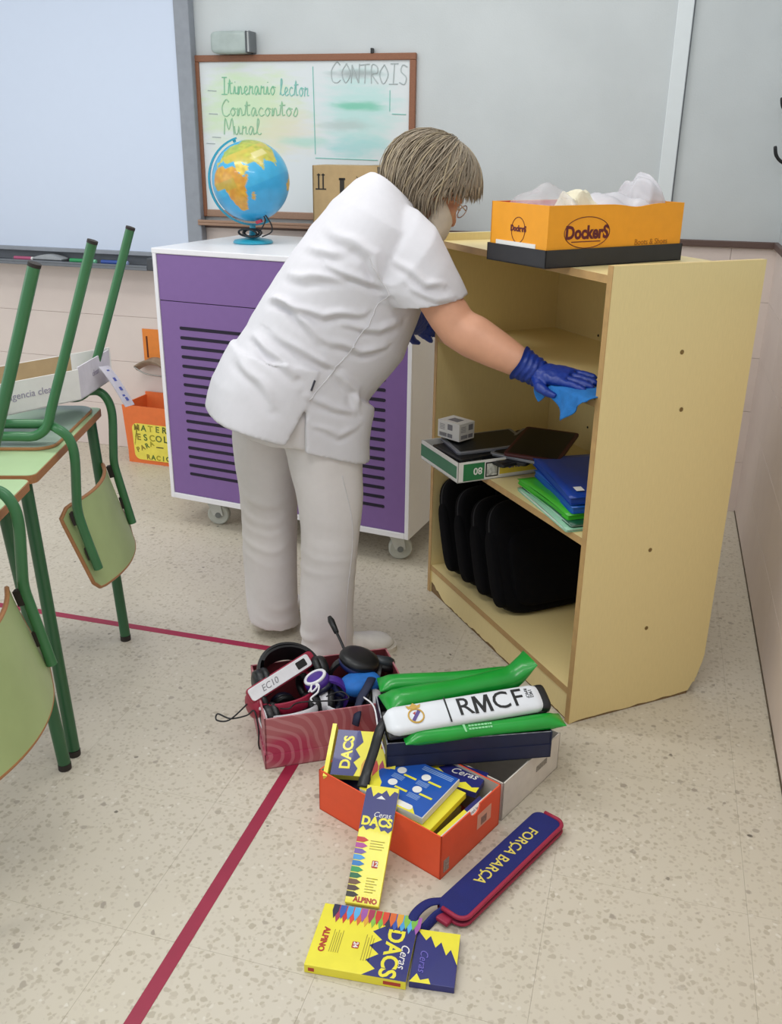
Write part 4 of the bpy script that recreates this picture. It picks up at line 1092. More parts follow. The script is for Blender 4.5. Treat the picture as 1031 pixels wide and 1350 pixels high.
o = MB().ell((0, 0, .012), .055, .042, .024, 24, 14, .75).build('cloth_pouch', mat('bright_blue_cloth', '#1d6cc0', .7, var=.15), None, smooth=True); o.matrix_world = PB(.275, .12, .125) @ RZ(R(20))
tag(o, 'bright blue cloth pouch at the right of the pink box', 'pouch')
o = MB().tube(crom([(.3, .1, .16), (.28, .06, .165), (.25, .03, .14), (.235, -.006, .12), (.23, -.01, .1)], 6), [.012] * 12 + [.01] * 13, 8, flat=.35).build('navy_strap', mat('navy_webbing', '#1b2340', .7), None, smooth=True); o.matrix_world = PM
tag(o, 'navy webbing strap hanging over the front of the pink box', 'strap')

# ---- orange shoe box
ORA = R(-23.3); OM = T(-.629, 1.657, 0) @ RZ(ORA)
t = thing('orange_box', 'open bright orange shoe box full of crayon packs on the floor', 'box', M=OM)
OL_, OW_, OH_ = .354, .2285, .113
ORM = mat('bright_orange_card', '#e8542c', .5, var=.03); GIN = mat('grey_card_inside', '#b7b2a6', .8)
mb = MB(); mb.box(0, 0, 0, OL_, OW_, .003); mb.box(0, 0, 0, OL_, .003, OH_); mb.box(0, OW_ - .003, 0, OL_, OW_, OH_); mb.box(0, 0, 0, .003, OW_, OH_)
# right end with thumb notch
nt = [(0, 0), (OW_, 0), (OW_, OH_)] + [(.125 + .019 * cos(a), OH_ - .019 * sin(a)) for a in [pi * k / 10 for k in range(11)]] + [(0, OH_)]
mb.prism(nt, 0, .003, basis((OL_ - .003, 0, 0), (0, 1, 0), (0, 0, 1)))
mb.build('box_body', ORM, t)
mb = MB(); mb.box(.0032, .0032, .003, OL_ - .0032, .0038, OH_ - .001); mb.box(.0032, OW_ - .0038, .003, OL_ - .0032, OW_ - .0032, OH_ - .001); mb.box(.0032, .0032, .003, .0038, OW_ - .0032, OH_ - .001)
mb.build('grey_lining', GIN, t)
eM = basis((OL_ + .0003, 0, 0), (0, 1, 0), (0, 0, 1))
MB().box(.135, .045, 0, .19, .085, .0004, eM).build('size_sticker', mat('peach_sticker', '#e2a58c', .5), t)
MB().box(.15, .05, .0004, .172, .07, .0007, eM).build('bar_code', mat('bar_print', '#8d6a5f', .5, var=.3, scale=200, stretch=(40, 1, 1)), t)
MB().box(.01, .012, 0, .03, .045, .0004, eM).build('bar_code', mat('bar_print2', '#a08a80', .5, var=.4, scale=200), t)
# ---- white box behind it
t = thing('white_box', 'plain white cardboard box under the navy box, behind the orange one', 'box', M=T(-.212 - .3 * .919 + .003, 1.737 + .3 * .395 + .003, 0) @ RZ(ORA))
mb = MB(); Lw, Ww, Hw = .3, .26, .105
mb.box(0, 0, 0, Lw, Ww, .003); mb.box(0, 0, 0, Lw, .003, Hw); mb.box(0, Ww - .003, 0, Lw, Ww, Hw); mb.box(0, 0, 0, .003, Ww, Hw); mb.box(Lw - .003, 0, 0, Lw, Ww, Hw)
mb.build('box_body', mat('offwhite_card', '#d6d0c6', .7), t)
MB().box(.15, .05, 0, .2, .066, .0004, basis((Lw + .0003, 0, 0), (0, 1, 0), (0, 0, 1))).build('bar_code', mat('bar_print3', '#8b857c', .5, var=.4, scale=200), t)

# ---- crayon packs
CY_ = mat('crayon_yellow', '#ece13a', .35, var=.03, coat=.2); CB_ = mat('crayon_navy', '#262a72', .35, var=.05, coat=.2); CRED = mat('print_red', '#b33a2a', .5)
CRAY = ['#2a2620', '#4a352a', '#6b4a34', '#1f6a45', '#2d9a58', '#2a7ac0', '#4a9ad8', '#7a5aa8', '#b04a9a', '#c8392f', '#d8582f', '#e08a2f']
def zig(x0, x1, y, amp, n, seed):
    random.seed(seed); return [(x0 + (x1 - x0) * k / n, y + random.uniform(-amp, amp) + (amp if k % 2 else -amp) * .7) for k in range(n + 1)]
def crayon_pack(q, W_, L_, th, ncray, num, rotate=False, col_row='side'):
    """local: X width, Y length, lying flat with its printed face up"""
    MB().box(0, 0, 0, W_, L_, th).build('carton', CY_, q, bevel=.0012)
    z = th + .0002
    if not rotate:
        zz_ = zig(0, W_, L_ * .62, .008, 9, ncray) 
        top = [(W_, L_ * .93), (0, L_ * .93)]
        MB().prism(zz_ + [(W_, L_ * .955)] + zig(W_, 0, L_ * .945, .007, 8, 3)[1:-1] + [(0, L_ * .955)], z, z + .0003).build('navy_print', CB_, q)
        text('lettering', 'DACS', .026, CY_, q, T(W_ * .5, L_ * .68, z + .0004), bold=.0012)
        text('lettering', 'Ceras', .016, M_WHITE, q, T(W_ * .62, L_ * .745, z + .0004), shear=.3)
        mb = MB(); mb.prism([(W_ * .36, L_ * .885), (W_ * .64, L_ * .885), (W_ * .5, L_ * .915)], z + .0003, z + .0006); mb.build('arrow_print', M_WHITE, q)
        for k in range(ncray):
            c = MB(); y = L_ * .05 + k * L_ * .5 / ncray; h_ = L_ * .5 / ncray * .82
            c.prism([(.0, y), (W_ * .22, y), (W_ * .36, y + h_ / 2), (W_ * .22, y + h_), (.0, y + h_)], z, z + .0008)
            c.build('crayon_print', mat('wax_' + CRAY[k % 12][1:], CRAY[k % 12], .4), q)
        nb = MB().prism(rrect(W_ * .58, L_ * .3, W_ * .76, L_ * .36, .002), z, z + .0005).build('number_patch', CRED, q)
        text('lettering', num, .014, M_WHITE, nb, T(W_ * .67, L_ * .33, z + .0007), bold=.0005)
        text('lettering', 'ALPINO', .014, CRED, q, T(W_ * .58, L_ * .035, z + .0004), bold=.0006)
        mb = MB()
        for k in range(6): mb.box(W_ * .5, L_ * (.1 + k * .022), z, W_ * (.75 + .08 * (k % 2)), L_ * (.106 + k * .022), z + .0003)
        for k in range(4): mb.box(W_ * .42, L_ * (.45 + k * .022), z, W_ * (.8 + .05 * (k % 2)), L_ * (.456 + k * .022), z + .0003)
        build_each(mb, 'small_print', mat('olive_print', '#a79a2e', .5), q)
    else:
        # wide pack: crayons along the far edge, navy end on the right
        zz_ = [(W_ * (.72) + (.012 if k % 2 else -.01) + (k / 9) * -.012 * 0, L_ * k / 9) for k in range(10)]
        MB().prism([(x - W_ * .10, y) for x, y in zz_] + [(W_, L_), (W_, 0)], z, z + .0003).build('navy_print', CB_, q)
        for k in range(12):
            w_ = W_ * .92 / 12; x = W_ * .1 + k * W_ * .9 / 12
            for row, (y0_, dx_, hh) in enumerate(((L_, 0, .18), (L_, w_ * .5, .24))):
                c = MB()
                c.prism([(x + dx_ + .0005, L_), (x + dx_ + .0005, L_ * (1 - hh + .07)), (x + dx_ + w_ * .42, L_ * (1 - hh - .05)), (x + dx_ + w_ * .86, L_ * (1 - hh + .07)), (x + dx_ + w_ * .86, L_)], z, z + (.0012 if row == 0 else .0008))
                c.build('crayon_print', mat('wax2_' + str((k + row * 5) % 12), ['#2a2c4a', '#3a5ab0', '#4aa0dc', '#5ab0e4', '#a05aa8', '#a83a5a', '#c8392f', '#d84a34', '#d86a34', '#e0a63a', '#8ac04a', '#7ab84a'][(k + row * 5) % 12], .4), q)
        text('lettering', 'DACS', .045, CY_, q, T(W_ * .80, L_ * .38, z + .0004) @ RZ(-pi / 2), bold=.0012)
        text('lettering', 'Ceras', .024, M_WHITE, q, T(W_ * .925, L_ * .36, z + .0004) @ RZ(-pi / 2), shear=.3)
        nb = MB().prism(rrect(W_ * .4, L_ * .36, W_ * .47, L_ * .46, .002), z, z + .0005).build('number_patch', CRED, q)
        text('lettering', num, .013, M_WHITE, nb, T(W_ * .435, L_ * .41, z + .0007) @ RZ(-pi / 2), bold=.0005)
        text('lettering', 'ALPINO', .017, CRED, q, T(W_ * .11, L_ * .42, z + .0004) @ RZ(-pi / 2), bold=.0006)
        mb = MB()
        for k in range(5): mb.box(W_ * (.19 + k * .022), L_ * .25, z, W_ * (.197 + k * .022), L_ * (.6 - .04 * (k % 2)), z + .0003)
        for k in range(4): mb.box(W_ * (.52 + k * .025), L_ * .2, z, W_ * (.527 + k * .025), L_ * (.6 - .04 * (k % 2)), z + .0003)
        build_each(mb, 'small_print', mat('olive_print', '#a79a2e', .5), q)
        mb = MB(); mb.box(W_ * .04, -.0004, th * .3, W_ * .1, 0, th * .7); mb.box(W_ * .78, -.0004, th * .3, W_ * .95, 0, th * .7); build_each(mb, 'edge_print', CRED, q)
# flat 24 pack on the floor
q = thing('crayon_pack', 'wide yellow pack of 24 crayons lying flat on the floor in front', 'crayons', M=basis((-.498, 1.212, .0004), (.195, .016, 0), y=(-.01, .16, 0)))
crayon_pack(q, .196, .156, .02, 12, '24', True)
q = thing('crayon_pack', 'navy crayon pack lying partly behind the wide yellow pack', 'crayons', M=basis((-.2985, 1.236, .0004), (.1, .012, 0), y=(-.01, .13, 0)))
MB().box(0, 0, 0, .085, .125, .015).build('carton', CB_, q, bevel=.001)
MB().prism([(.0, .125), (.02, .1), (.028, .112), (.04, .085), (.05, .1), (.062, .07), (.07, .085), (.085, .05), (.085, .125)], .0151, .0155).build('yellow_print', CY_, q)
MB().prism([(0, 0), (.012, .02), (.02, .006), (.035, .012), (.04, 0)], .0151, .0155).build('yellow_print', CY_, q)
text('lettering', 'Ceras', .022, mat('violet_ink', '#6a62b8', .5), q, T(.02, .05, .0157) @ RZ(-pi / 2), shear=.3)
# 12 pack leaning on the orange box
b0 = V((-.477, 1.395, .001)); tp = V((-.4995, 1.612, .129)); 
xw = V((.0715, .006, 0))
q = thing('crayon_pack', 'narrow yellow pack of 12 crayons leaning against the orange box', 'crayons', M=basis(b0 - V((0, -.0, 0)), xw, y=tp - b0))
crayon_pack(q, .072, (tp - b0).length, .0125, 10, '12')
# packs in the orange box
OB = lambda x, y, z: OM @ T(x, y, z)
q = thing('crayon_pack', 'tilted yellow crayon pack at the left end of the orange box', 'crayons', M=OM @ basis((.02, .02, .085), (.11, .065, .006), y=(-.08, .09, .05)))
MB().box(0, 0, 0, .15, .12, .02).build('carton', CY_, q, bevel=.001)
MB().prism([(.0, 0), (.055, 0), (.062, .02), (.05, .035), (.064, .05), (.05, .07), (.066, .09), (.055, .12), (.0, .12)], .0202, .0206).build('navy_print', CB_, q)
text('lettering', 'DACS', .034, CY_, q, T(.032, .06, .0209) @ RZ(pi / 2), bold=.0012)
nb = MB().prism(rrect(.11, .075, .128, .095, .002), .0202, .0206).build('number_patch', CRED, q)
text('lettering', '12', .014, M_WHITE, nb, T(.119, .085, .0208))
for k in range(5): MB().prism([(.07 + k * .014, 0), (.07 + k * .014, .03), (.076 + k * .014, .045), (.082 + k * .014, .03), (.082 + k * .014, 0)], .0202, .0208).build('crayon_print', mat('wax_or%d' % k, ['#d8a23a', '#d86a34', '#c8392f', '#a83a5a', '#e0b63a'][k], .4), q)
MB().box(-.014, -.01, 0, -.004, .13, .03).build('open_flap', CY_, q)
# blue packs
BLP = mat('blue_pack', '#1f55b0', .3, var=.06, scale=12, coat=.2)
def blue_pack(x, y, z, a, lab, top=True):
    q = thing('crayon_pack', lab, 'crayons', M=OM @ T(x, y, z) @ RZ(a) @ RX(R(2)))
    MB().box(0, 0, 0, .17, .155, .018).build('carton', mat('pack_white', '#dcdcd8', .5), q, bevel=.001)
    MB().box(0.001, .001, .0181, .168, .154, .0184).build('blue_print', BLP, q)
    MB().prism([(0, 0), (.15, 0), (.13, .02), (.1, .012), (.07, .028), (.04, .02), (.03, .045), (.012, .06), (0, .075)], .0185, .0188).build('yellow_print', CY_, q)
    mb = MB()
    for cx, cy in ((.045, .105), (.105, .115), (.05, .06), (.11, .07)):
        mb.lathe([(.001, .0188), (.011, .0188), (.011, .0191), (.001, .0191)], 16, T(cx, cy, 0))
    build_each(mb, 'white_disc', M_WHITE, q)
    mb = MB()
    for cx, cy in ((.045, .105), (.105, .115), (.05, .06), (.11, .07)): mb.box(cx + .012, cy - .012, .0186, cx + .045, cy - .006, .0189, )
    build_each(mb, 'yellow_stripe', CY_, q)
    mb = MB()
    for k in range(3): mb.box(.08, .145 - k * .005, .0186, .16, .147 - k * .005, .0189)
    for cx, cy in ((.045, .105), (.105, .115), (.11, .07)):
        for k in range(4): mb.box(cx - .01, cy - .018 - k * .004, .0186, cx + .02, cy - .0165 - k * .004, .0188)
    build_each(mb, 'small_print', mat('pale_blue_print', '#8fb0dc', .5), q)
    MB().prism(rrect(.09, .004, .135, .02, .007), .0189, .0192).build('white_patch', M_WHITE, q)
    return q
blue_pack(.115, .008, .062, R(3), 'blue pack of crayons, lowest of the blue pair in the orange box')
blue_pack(.118, .008, .098, R(4), 'blue pack of crayons with white discs, uppermost in the orange box')
q = thing('crayon_pack', 'yellow crayon pack between the blue pair in the orange box', 'crayons', M=OM @ T(.125, .006, .081) @ RZ(R(3)) @ RX(R(2)))
MB().box(0, 0, 0, .185, .15, .0155).build('carton', CY_, q, bevel=.001); text('lettering', 'DACS', .03, CB_, q, T(.09, .08, .0158))
q = thing('crayon_pack', 'navy and yellow crayon pack under the edge of the navy box', 'crayons', M=OM @ T(.16, .14, .09) @ RZ(R(12)))
MB().box(0, 0, 0, .165, .08, .016).build('carton', CB_, q, bevel=.001)
MB().prism([(0, 0), (.06, 0), (.05, .02), (.075, .03), (.05, .045), (.065, .06), (.04, .08), (0, .08)], .0161, .0165).build('yellow_print', CY_, q)
text('lettering', 'Ceras', .028, M_WHITE, q, T(.115, .05, .0167), shear=.3)
MB().prism([(.09, 0), (.165, 0), (.165, .02), (.15, .012), (.13, .024), (.11, .01)], .0161, .0165).build('yellow_print', CY_, q)
q = thing('flat_carton', 'flat white carton standing on edge inside the right end of the orange box', 'box', M=OM @ basis((.312, .008, .012), (.0, 1, 0), z=(.28, 0, 1)))
MB().box(0, -.016, 0, .21, 0, .084).build('carton', mat('pack_white2', '#d9d6d0', .5), q, bevel=.001)
text('lettering', 'CARTA', .013, M_BLACK, q, T(.035, -.008, .0843)); text('lettering', 'papel de carta', .009, gp_, q, T(.14, -.008, .0843))
q = thing('crayon_pack', 'yellow crayon pack standing beside the flat white carton', 'crayons', M=OM @ basis((.296, .006, .012), (.0, 1, 0), z=(.35, 0, 1)))
MB().box(0, -.015, 0, .18, 0, .084).build('carton', CY_, q, bevel=.001); MB().box(.12, -.0152, .07, .18, -.0002, .0843).build('navy_print', CB_, q)
MB().box(.004, .004, .004, .1, .2, .055).build('crayon_pack', CB_, None).matrix_world = OM
tag(bpy.data.objects['crayon_pack.%03d' % max(int(o.name.split('.')[1]) for o in bpy.data.objects if o.name.startswith('crayon_pack.') and o.parent is None)] if False else [o for o in bpy.data.objects if o.name.startswith('crayon_pack') and o.type == 'MESH' and o.parent is None][0], 'dark navy carton at the bottom of the orange box', 'box')
qb = [o for o in bpy.data.objects if o.name.startswith('crayon_pack') and o.type == 'MESH' and o.parent is None][0]; qb.name = 'bottom_carton'
o = MB().box(.11, .006, .004, .29, .165, .058).build('bottom_carton', mat('brown_card2', '#a08a68', .7), None); o.matrix_world = OM; tag(o, 'brown carton under the blue packs in the orange box', 'box')

# ---- navy box with clappers
NM = T(-.478, 1.70, .1142) @ RZ(R(24))
t = thing('navy_box', 'open navy blue box holding green clappers and a white pencil case', 'box', M=NM)
NVY = mat('navy_card', '#1a2140', .5, var=.1); NL_, NW_, NH_ = .394, .2, .07
mb = MB(); mb.box(0, 0, 0, NL_, NW_, .003)
mb.box(0, 0, 0, NL_, .003, .036); mb.box(.002, .0022, .034, NL_ - .002, .0046, NH_); mb.box(0, NW_ - .003, 0, NL_, NW_, NH_); mb.box(0, 0, 0, .003, NW_, NH_); mb.box(NL_ - .003, 0, 0, NL_, NW_, NH_)
mb.build('box_body', NVY, t)
mb = MB(); mb.box(.002, .0022, NH_ - .0002, NL_ - .002, .0046, NH_ + .0006); mb.box(0, 0, NH_, .003, NW_, NH_ + .0006); mb.build('worn_edge', mat('worn_white', '#8d8f98', .7, var=.5, scale=60), t)
GRP = mat('green_film', '#169a34', .3, var=.08, scale=15, coat=.15)
def clapper(P0, P1, r0, lab, flare=False, txt=None, droop=0):
    P0, P1 = V(P0), V(P1); d = P1 - P0; Lc = d.length
    q = thing('clapper_stick', lab, 'clapper', M=NM @ basis(P0, d, z=(0, 0, 1)))
    rings = []; n = 26
    for k in range(n + 1):
        u = k / n
        wd_ = r0 * (1 + .08 * sin(9 * u)); hh = r0 * .8 * (1 + .1 * sin(7 * u + 1))
        e_ = min(u, 1 - u) / .1
        if e_ < 1: hh *= max(.06, sin(e_ * pi / 2)); wd_ *= 1 + .25 * (1 - e_)
        cz = 0
        if flare and u > .86:
            f_ = (u - .86) / .14; cz = .05 * f_ ** 1.3; wd_ = r0 * (1 + .15 * f_)
        rings.append([(Lc * u, wd_ * cos(a), cz + hh * sin(a)) for a in [2 * pi * j / 16 for j in range(16)]])
    MB().loft(rings).build('tube', GRP, q, smooth=True, sharp=70)
    if txt:
        k_ = Lc * (.14 if not droop else .42); mb = MB(); mt_ = T(k_, -r0 * .45, r0 * .69) @ RX(R(28))
        if droop: mb.prism([(-.02, -.009), (-.016, -.009), (-.018, .01), (-.024, .01)], 0, .0006, mt_)
        rn = random.Random(5); xx = -.01
        while xx < (.045 if droop else .03):
            w_ = rn.uniform(.003, .007)
            for yy_ in (-.005, .003): mb.box(xx, yy_, 0, xx + w_, yy_ + .0045, .0006, mt_)
            xx += w_ + .0016
        build_each(mb, 'print', mat('green_ink_dark' if not droop else 'white_ink', '#0f6a22' if not droop else '#8fd69c', .4), q)
    return q
clapper((.012, .245, .075), (.385, .25, .075), .026, 'bright green inflatable clapper lying farthest back in the navy box')
clapper((.012, .14, .085), (.4, .225, .088), .034, 'bright green inflatable clapper with an upturned flared end', True, 'Fairway')
clapper((.04, .008, .078), (.428, .033, .08), .021, 'bright green inflatable clapper lying along the front of the navy box', False, 'IBERDROLA', 1)
o = MB().box(.006, .006, .0035, NL_ - .006, NW_ - .006, .052).build('folded_bag', M_BAG, None, bevel=.006); o.matrix_world = NM; tag(o, 'black folded bag lying under the clappers in the navy box', 'bag')
# white pencil case RMCF
P0 = V((.0, .03, .106)); P1 = V((.392, .083, .112))
q = thing('pencil_case', 'white pencil case with black lettering and a crest in the navy box', 'pencil case', M=NM @ basis(P0, P1 - P0, z=(0, -.42, 1)))
Lp = (P1 - P0).length; WHC = mat('white_vinyl', '#e2e6ec', .35, var=.02)
rg = []
for k in range(31):
    u = k / 30; e_ = min(1, min(u, 1 - u) / .06); ss = sin(e_ * pi / 2) * .999 + .001
    rg.append([(Lp * u, .036 * (.55 + .45 * ss) * math.copysign(abs(cos(a)) ** .6, cos(a)), .017 * (.3 + .7 * ss) * math.copysign(abs(sin(a)) ** .6, sin(a))) for a in [2 * pi * j / 20 for j in range(20)]])
MB().loft(rg).build('body', WHC, q, smooth=True, sharp=70)
bl_ = MB().box(0, -.038, -.017, Lp, .038, -.003).build('black_underside', M_BLACK, q, bevel=.006)
MB().ell((Lp - .004, 0, -.004), .016, .036, .016, 16, 10, .5).build('end_tab', M_BLACK, q, smooth=True)
MB().box(.148, -.034, .0165, .152, .034, .0174).build('divider', M_BLACK, q)
for ch_, x_ in (('R', .192), ('C', .284), ('F', .326)): text('lettering', ch_, .066, M_BLACK, q, T(x_, -.001, .0174), bold=.0002)
MB().prism([(.213, -.0235), (.221, -.0235), (.2225, .007), (.233, -.0235), (.238, -.0235), (.2485, .007), (.250, -.0235), (.258, -.0235), (.2555, .0235), (.2465, .0235), (.2355, -.006), (.2245, .0235), (.2155, .0235)], .0170, .0178).build('lettering', M_BLACK, q)
text('lettering', 'RMCF', .011, M_BLACK, q, T(.352, .008, .0174) @ RZ(-pi / 2)); text('lettering', '1902', .012, M_BLACK, q, T(.362, .006, .0174) @ RZ(-pi / 2))
GOLD = mat('gold_print', '#c9a24a', .4); 
cr = MB(); cr.tube([(.072 + .018 * cos(a), .018 * sin(a) - .003, .0172) for a in [2 * pi * k / 28 for k in range(28)]], .0022, 6, closed=True)
cr.prism([(.058, .017), (.054, .027), (.063, .024), (.072, .032), (.081, .024), (.09, .027), (.086, .017)], .0168, .0178)
cr.build('crest', GOLD, q)
MB().prism([(.06, -.012), (.066, -.017), (.085, .006), (.079, .012)], .017, .0176).build('crest_band', mat('crest_violet', '#5a4a8c', .5), q)
MB().prism([(.066, .005), (.074, .009), (.07, -.001)], .017, .0177).build('crest_red', mat('crest_red', '#b0484a', .5), q)
# black strap hanging into the orange box
o = MB().tube(crom([(.012, .07, .1), (-.012, .03, .09), (-.03, .0, .055), (-.05, -.03, .02), (-.062, -.06, .004)], 6), [.012] * 20 + [.014] * 5, 8, flat=.4).build('black_strap', M_BLACK, None, smooth=True); o.matrix_world = NM
tag(o, 'black strap hanging from the navy box over the crayon packs', 'strap')
o = MB().tube(crom([(-.03, .2, .07), (-.012, .14, .08), (-.008, .08, .05), (.0, .02, .03)], 6), .0022, 6).build('white_cable', WHG, None, smooth=True); o.matrix_world = NM
tag(o, 'thin white cable between the pink box and the navy box', 'cable')

# ---- blue pencil case on the floor
c0 = V((-.2625, 1.411, .0)); c1 = V((-.0985, 1.761, .0)); dx_ = c1 - c0
q = thing('pencil_case', 'long navy blue pencil case with crimson zip edge on the floor', 'pencil case', M=basis(c0, dx_, z=(0, 0, 1)))
Lp = dx_.length
BLC = mat('navy_canvas', '#111c68', .75, var=.08, bump=.3, bscale=500); CRM = mat('crimson_piping', '#9a2040', .6)
def stad(i): return rrect(0, -.0385 + i, Lp - i, .0385 - i, .03, 7) if False else [(x, y) for x, y in rrect(0 + i, -.0385 + i, Lp - i, .0385 - i, .02, 6)]
asym = lambda i: rrect(i, -.0385 + i, Lp - i, .0385, .022, 6)
MB().prism(rrect(0, -.0385, Lp, .0385, .022, 6), .002, .012).build('lower_shell', BLC, q, bevel=.002)
MB().prism(rrect(0.002, -.0365, Lp - .002, .037, .021, 6), .015, .026).build('upper_shell', BLC, q, bevel=.004, bseg=3)
MB().prism(rrect(-.001, -.0395, Lp + .001, .039, .022, 6), .012, .015).build('zip', mat('dark_crimson', '#6e1a34', .6), q)
def edge_line(z): return [(x, y, z) for x, y in rrect(0, -.0385, Lp, .0385, .022, 6) if y < .02]
el = edge_line(.025); k0 = min(range(len(el)), key=lambda k: (el[k][0] > .03, -el[k][1]))
pl_ = [p for p in el if p[0] < Lp * .5 and p[1] < .02]; pr_ = [p for p in el if p[0] >= Lp * .5]
path = sorted([p for p in pl_], key=lambda p: -p[1]) + sorted(pr_, key=lambda p: p[1])
MB().tube(path, .0048, 8).build('piping', CRM, q, smooth=True)
MB().tube([(x, y, .009) for x, y, z in path], .0042, 8).build('piping', CRM, q, smooth=True)
text('lettering', 'FORÇA BARÇA', .034, mat('yellow_embroidery', '#d8c85a', .6), q, T(Lp * .55, .004, .0262) @ RZ(pi), bold=.0003, sx=.95)
st = MB().tube(crom([(.02, .03, .02), (-.01, .045, .026), (-.05, .047, .024), (-.075, .035, .012), (-.06, .022, .006), (-.02, .02, .012), (.01, .012, .018)], 6), .0105, 8, flat=.25).build('wrist_strap', BLC, q, smooth=True)
MB().box(-.02, -.012, .006, .004, .018, .016).build('zip_end', CRM, q, bevel=.003)
#PERSON#
# ================================================================== THE PERSON
PMX = T(-.95, 2.36, 0) @ RZ(R(34)); PIN = PMX.inverted()
def wl(x, y, z): return PIN @ V((x, y, z))
person = thing('person', 'woman in white tunic and trousers and blue gloves bending to wipe the bookcase', 'person', M=PMX)

def prof(tbl, t):
    """linear table lookup with smooth ends"""
    for i in range(len(tbl) - 1):
        if tbl[i][0] <= t <= tbl[i + 1][0]:
            u = (t - tbl[i][0]) / (tbl[i + 1][0] - tbl[i][0])
            return [a + (b - a) * u for a, b in zip(tbl[i][1:], tbl[i + 1][1:])]
    return list(tbl[-1][1:]) if t > tbl[-1][0] else list(tbl[0][1:])

# --- torso stations in the plane of symmetry: back point, front point, half width
ST = [((-.205, .90), (.205, .74), .195), ((-.172, .945), (.205, .775), .19), ((-.125, 1.0), (.252, .835), .185), ((-.075, 1.085), (.315, .90), .185),
      ((-.016, 1.172), (.355, .995), .195), ((.052, 1.258), (.385, 1.075), .21), ((.122, 1.335), (.40, 1.165), .195), ((.185, 1.385), (.385, 1.225), .14), ((.228, 1.40), (.365, 1.28), .085)]
def corr(bk, fr_, b):
    bk, fr_ = V((bk[0], 0, bk[1])), V((fr_[0], 0, fr_[1])); c = (bk + fr_) / 2; d = bk - fr_; a = d.length / 2
    a2 = sqrt(max(a * a - (.30 * b) ** 2, (a * .8) ** 2)); return c, d.normalized(), a2
def torso_rings(scale=1.0, n=48):
    cs_ = [corr(*s_) + (s_[2],) for s_ in ST]
    fine = []
    m = 6
    for i in range(len(cs_) - 1):
        for k in range(m):
            u = k / m; a, b = cs_[i], cs_[i + 1]
            fine.append((a[0].lerp(b[0], u), a[1].lerp(b[1], u).normalized(), a[2] + (b[2] - a[2]) * u, a[3] + (b[3] - a[3]) * u))
    fine.append(cs_[-1])
    rings = []
    for c, d, a, b in fine:
        rg_ = []
        for j in range(n):
            t_ = 2 * pi * j / n
            ca, sa = cos(t_), sin(t_)
            p = c + d * (a * math.copysign(abs(ca) ** .88, ca)) * scale + V((0, b * math.copysign(abs(sa) ** .88, sa) * scale, 0))
            rg_.append(tuple(p))
        rings.append(rg_)
    return rings

sh_r = V((.272, -.165, 1.215)); sh_l = V((.29, .165, 1.215))
el_r = wl(-.492, 2.375, 1.022); wr_r = wl(-.275, 2.352, .925)
wr_l = wl(-.738, 2.79, .972); el_l = V((.40, .30, .985))
# ---------------- body: one continuous skin surface
bd = MB()
HC = V((.398, 0, 1.355))
fdv = V((.848, 0, -.53)).normalized(); upv = V((.53, 0, .848)).normalized()
HM_ = Matrix(((fdv.x, 0, upv.x, HC.x), (0, 1, 0, 0), (fdv.z, 0, upv.z, HC.z), (0, 0, 0, 1)))   # head: x face, y left, z crown
def limb(pts, rs, seg=16): bd.tube(pts, rs, seg)
bd.ell((-.008, 0, .028), .094, .074, .085, 24, 16, 1, HM_)                  # skull
bd.ell((.022, 0, -.035), .068, .06, .075, 20, 14, 1, HM_)                   # face
bd.ell((.05, 0, -.088), .032, .036, .026, 16, 10, 1, HM_)                   # chin
bd.loft([[tuple(HM_ @ V((x, w_ * cos(a), z + h_ * sin(a)))) for a in [2 * pi * k / 12 for k in range(12)]] for x, z, w_, h_ in ((.06, -.02, .014, .03), (.09, -.028, .014, .024), (.108, -.042, .014, .012), (.112, -.046, .006, .005))])   # nose
bd.ell((.082, 0, -.068), .014, .024, .007, 14, 8, 1, HM_); bd.ell((.08, 0, -.078), .013, .02, .007, 14, 8, 1, HM_)   # lips
bd.ell((.078, 0, .012), .012, .05, .010, 16, 8, 1, HM_)                     # brow
for s_ in (1, -1):
    bd.ell((.05, s_ * .04, -.03), .03, .022, .022, 14, 8, 1, HM_)           # cheek
    bd.ell((.074, s_ * .03, -.006), .012, .013, .010, 12, 8, 1, HM_)        # eyelid
    bd.ell((-.006, s_ * .074, -.018), .018, .01, .03, 14, 10, 1, HM_)       # ear
neckb = V((.285, 0, 1.285)); 
limb([tuple(V((.24, 0, 1.24))), tuple(neckb), tuple(HM_ @ V((-.03, 0, -.03)))], [.075, .058, .054], 18)
bd.loft([[tuple(V(p)) for p in r_] for r_ in torso_rings(.86)[::3]])
for sh0, el, wr in ((sh_r, el_r, wr_r), (sh_l, el_l, wr_l)):
    sgn = -1 if sh0.y < 0 else 1
    root = V((sh0.x, sh0.y * .6, sh0.z))
    d1 = el - sh0; d2 = wr - el
    limb([tuple(root), tuple(sh0), tuple(sh0 + d1 * .45), tuple(sh0 + d1 * .85), tuple(el + d2 * .02), tuple(el + d2 * .22), tuple(el + d2 * .5), tuple(el + d2 * .8), tuple(wr), tuple(wr + d2.normalized() * .03)],
         [.05, .052, .054, .056, .0555, .0575, .05, .039, .031, .029], 20)
for s_, x_, xk, y_ in ((-1, .07, .072, .1), (1, -.055, -.06, .115)):
    limb([(.0 + x_ * .3, s_ * .09, .78), (x_, s_ * y_, .6), (xk, s_ * y_, .42), (x_, s_ * y_, .25), (x_ - .01, s_ * (y_ + .002), .08)], [.09, .075, .055, .05, .04], 16)
body = remesh(bd, 'body', M_SKIN, person, .0065, 5)
# eyes
for s_ in (1, -1):
    MB().ell((.080, s_ * .03, -.006), .008, .011, .0065, 12, 8, 1, HM_).build('eye', mat('eye_white', '#d8d2cc', .3), person, smooth=True)

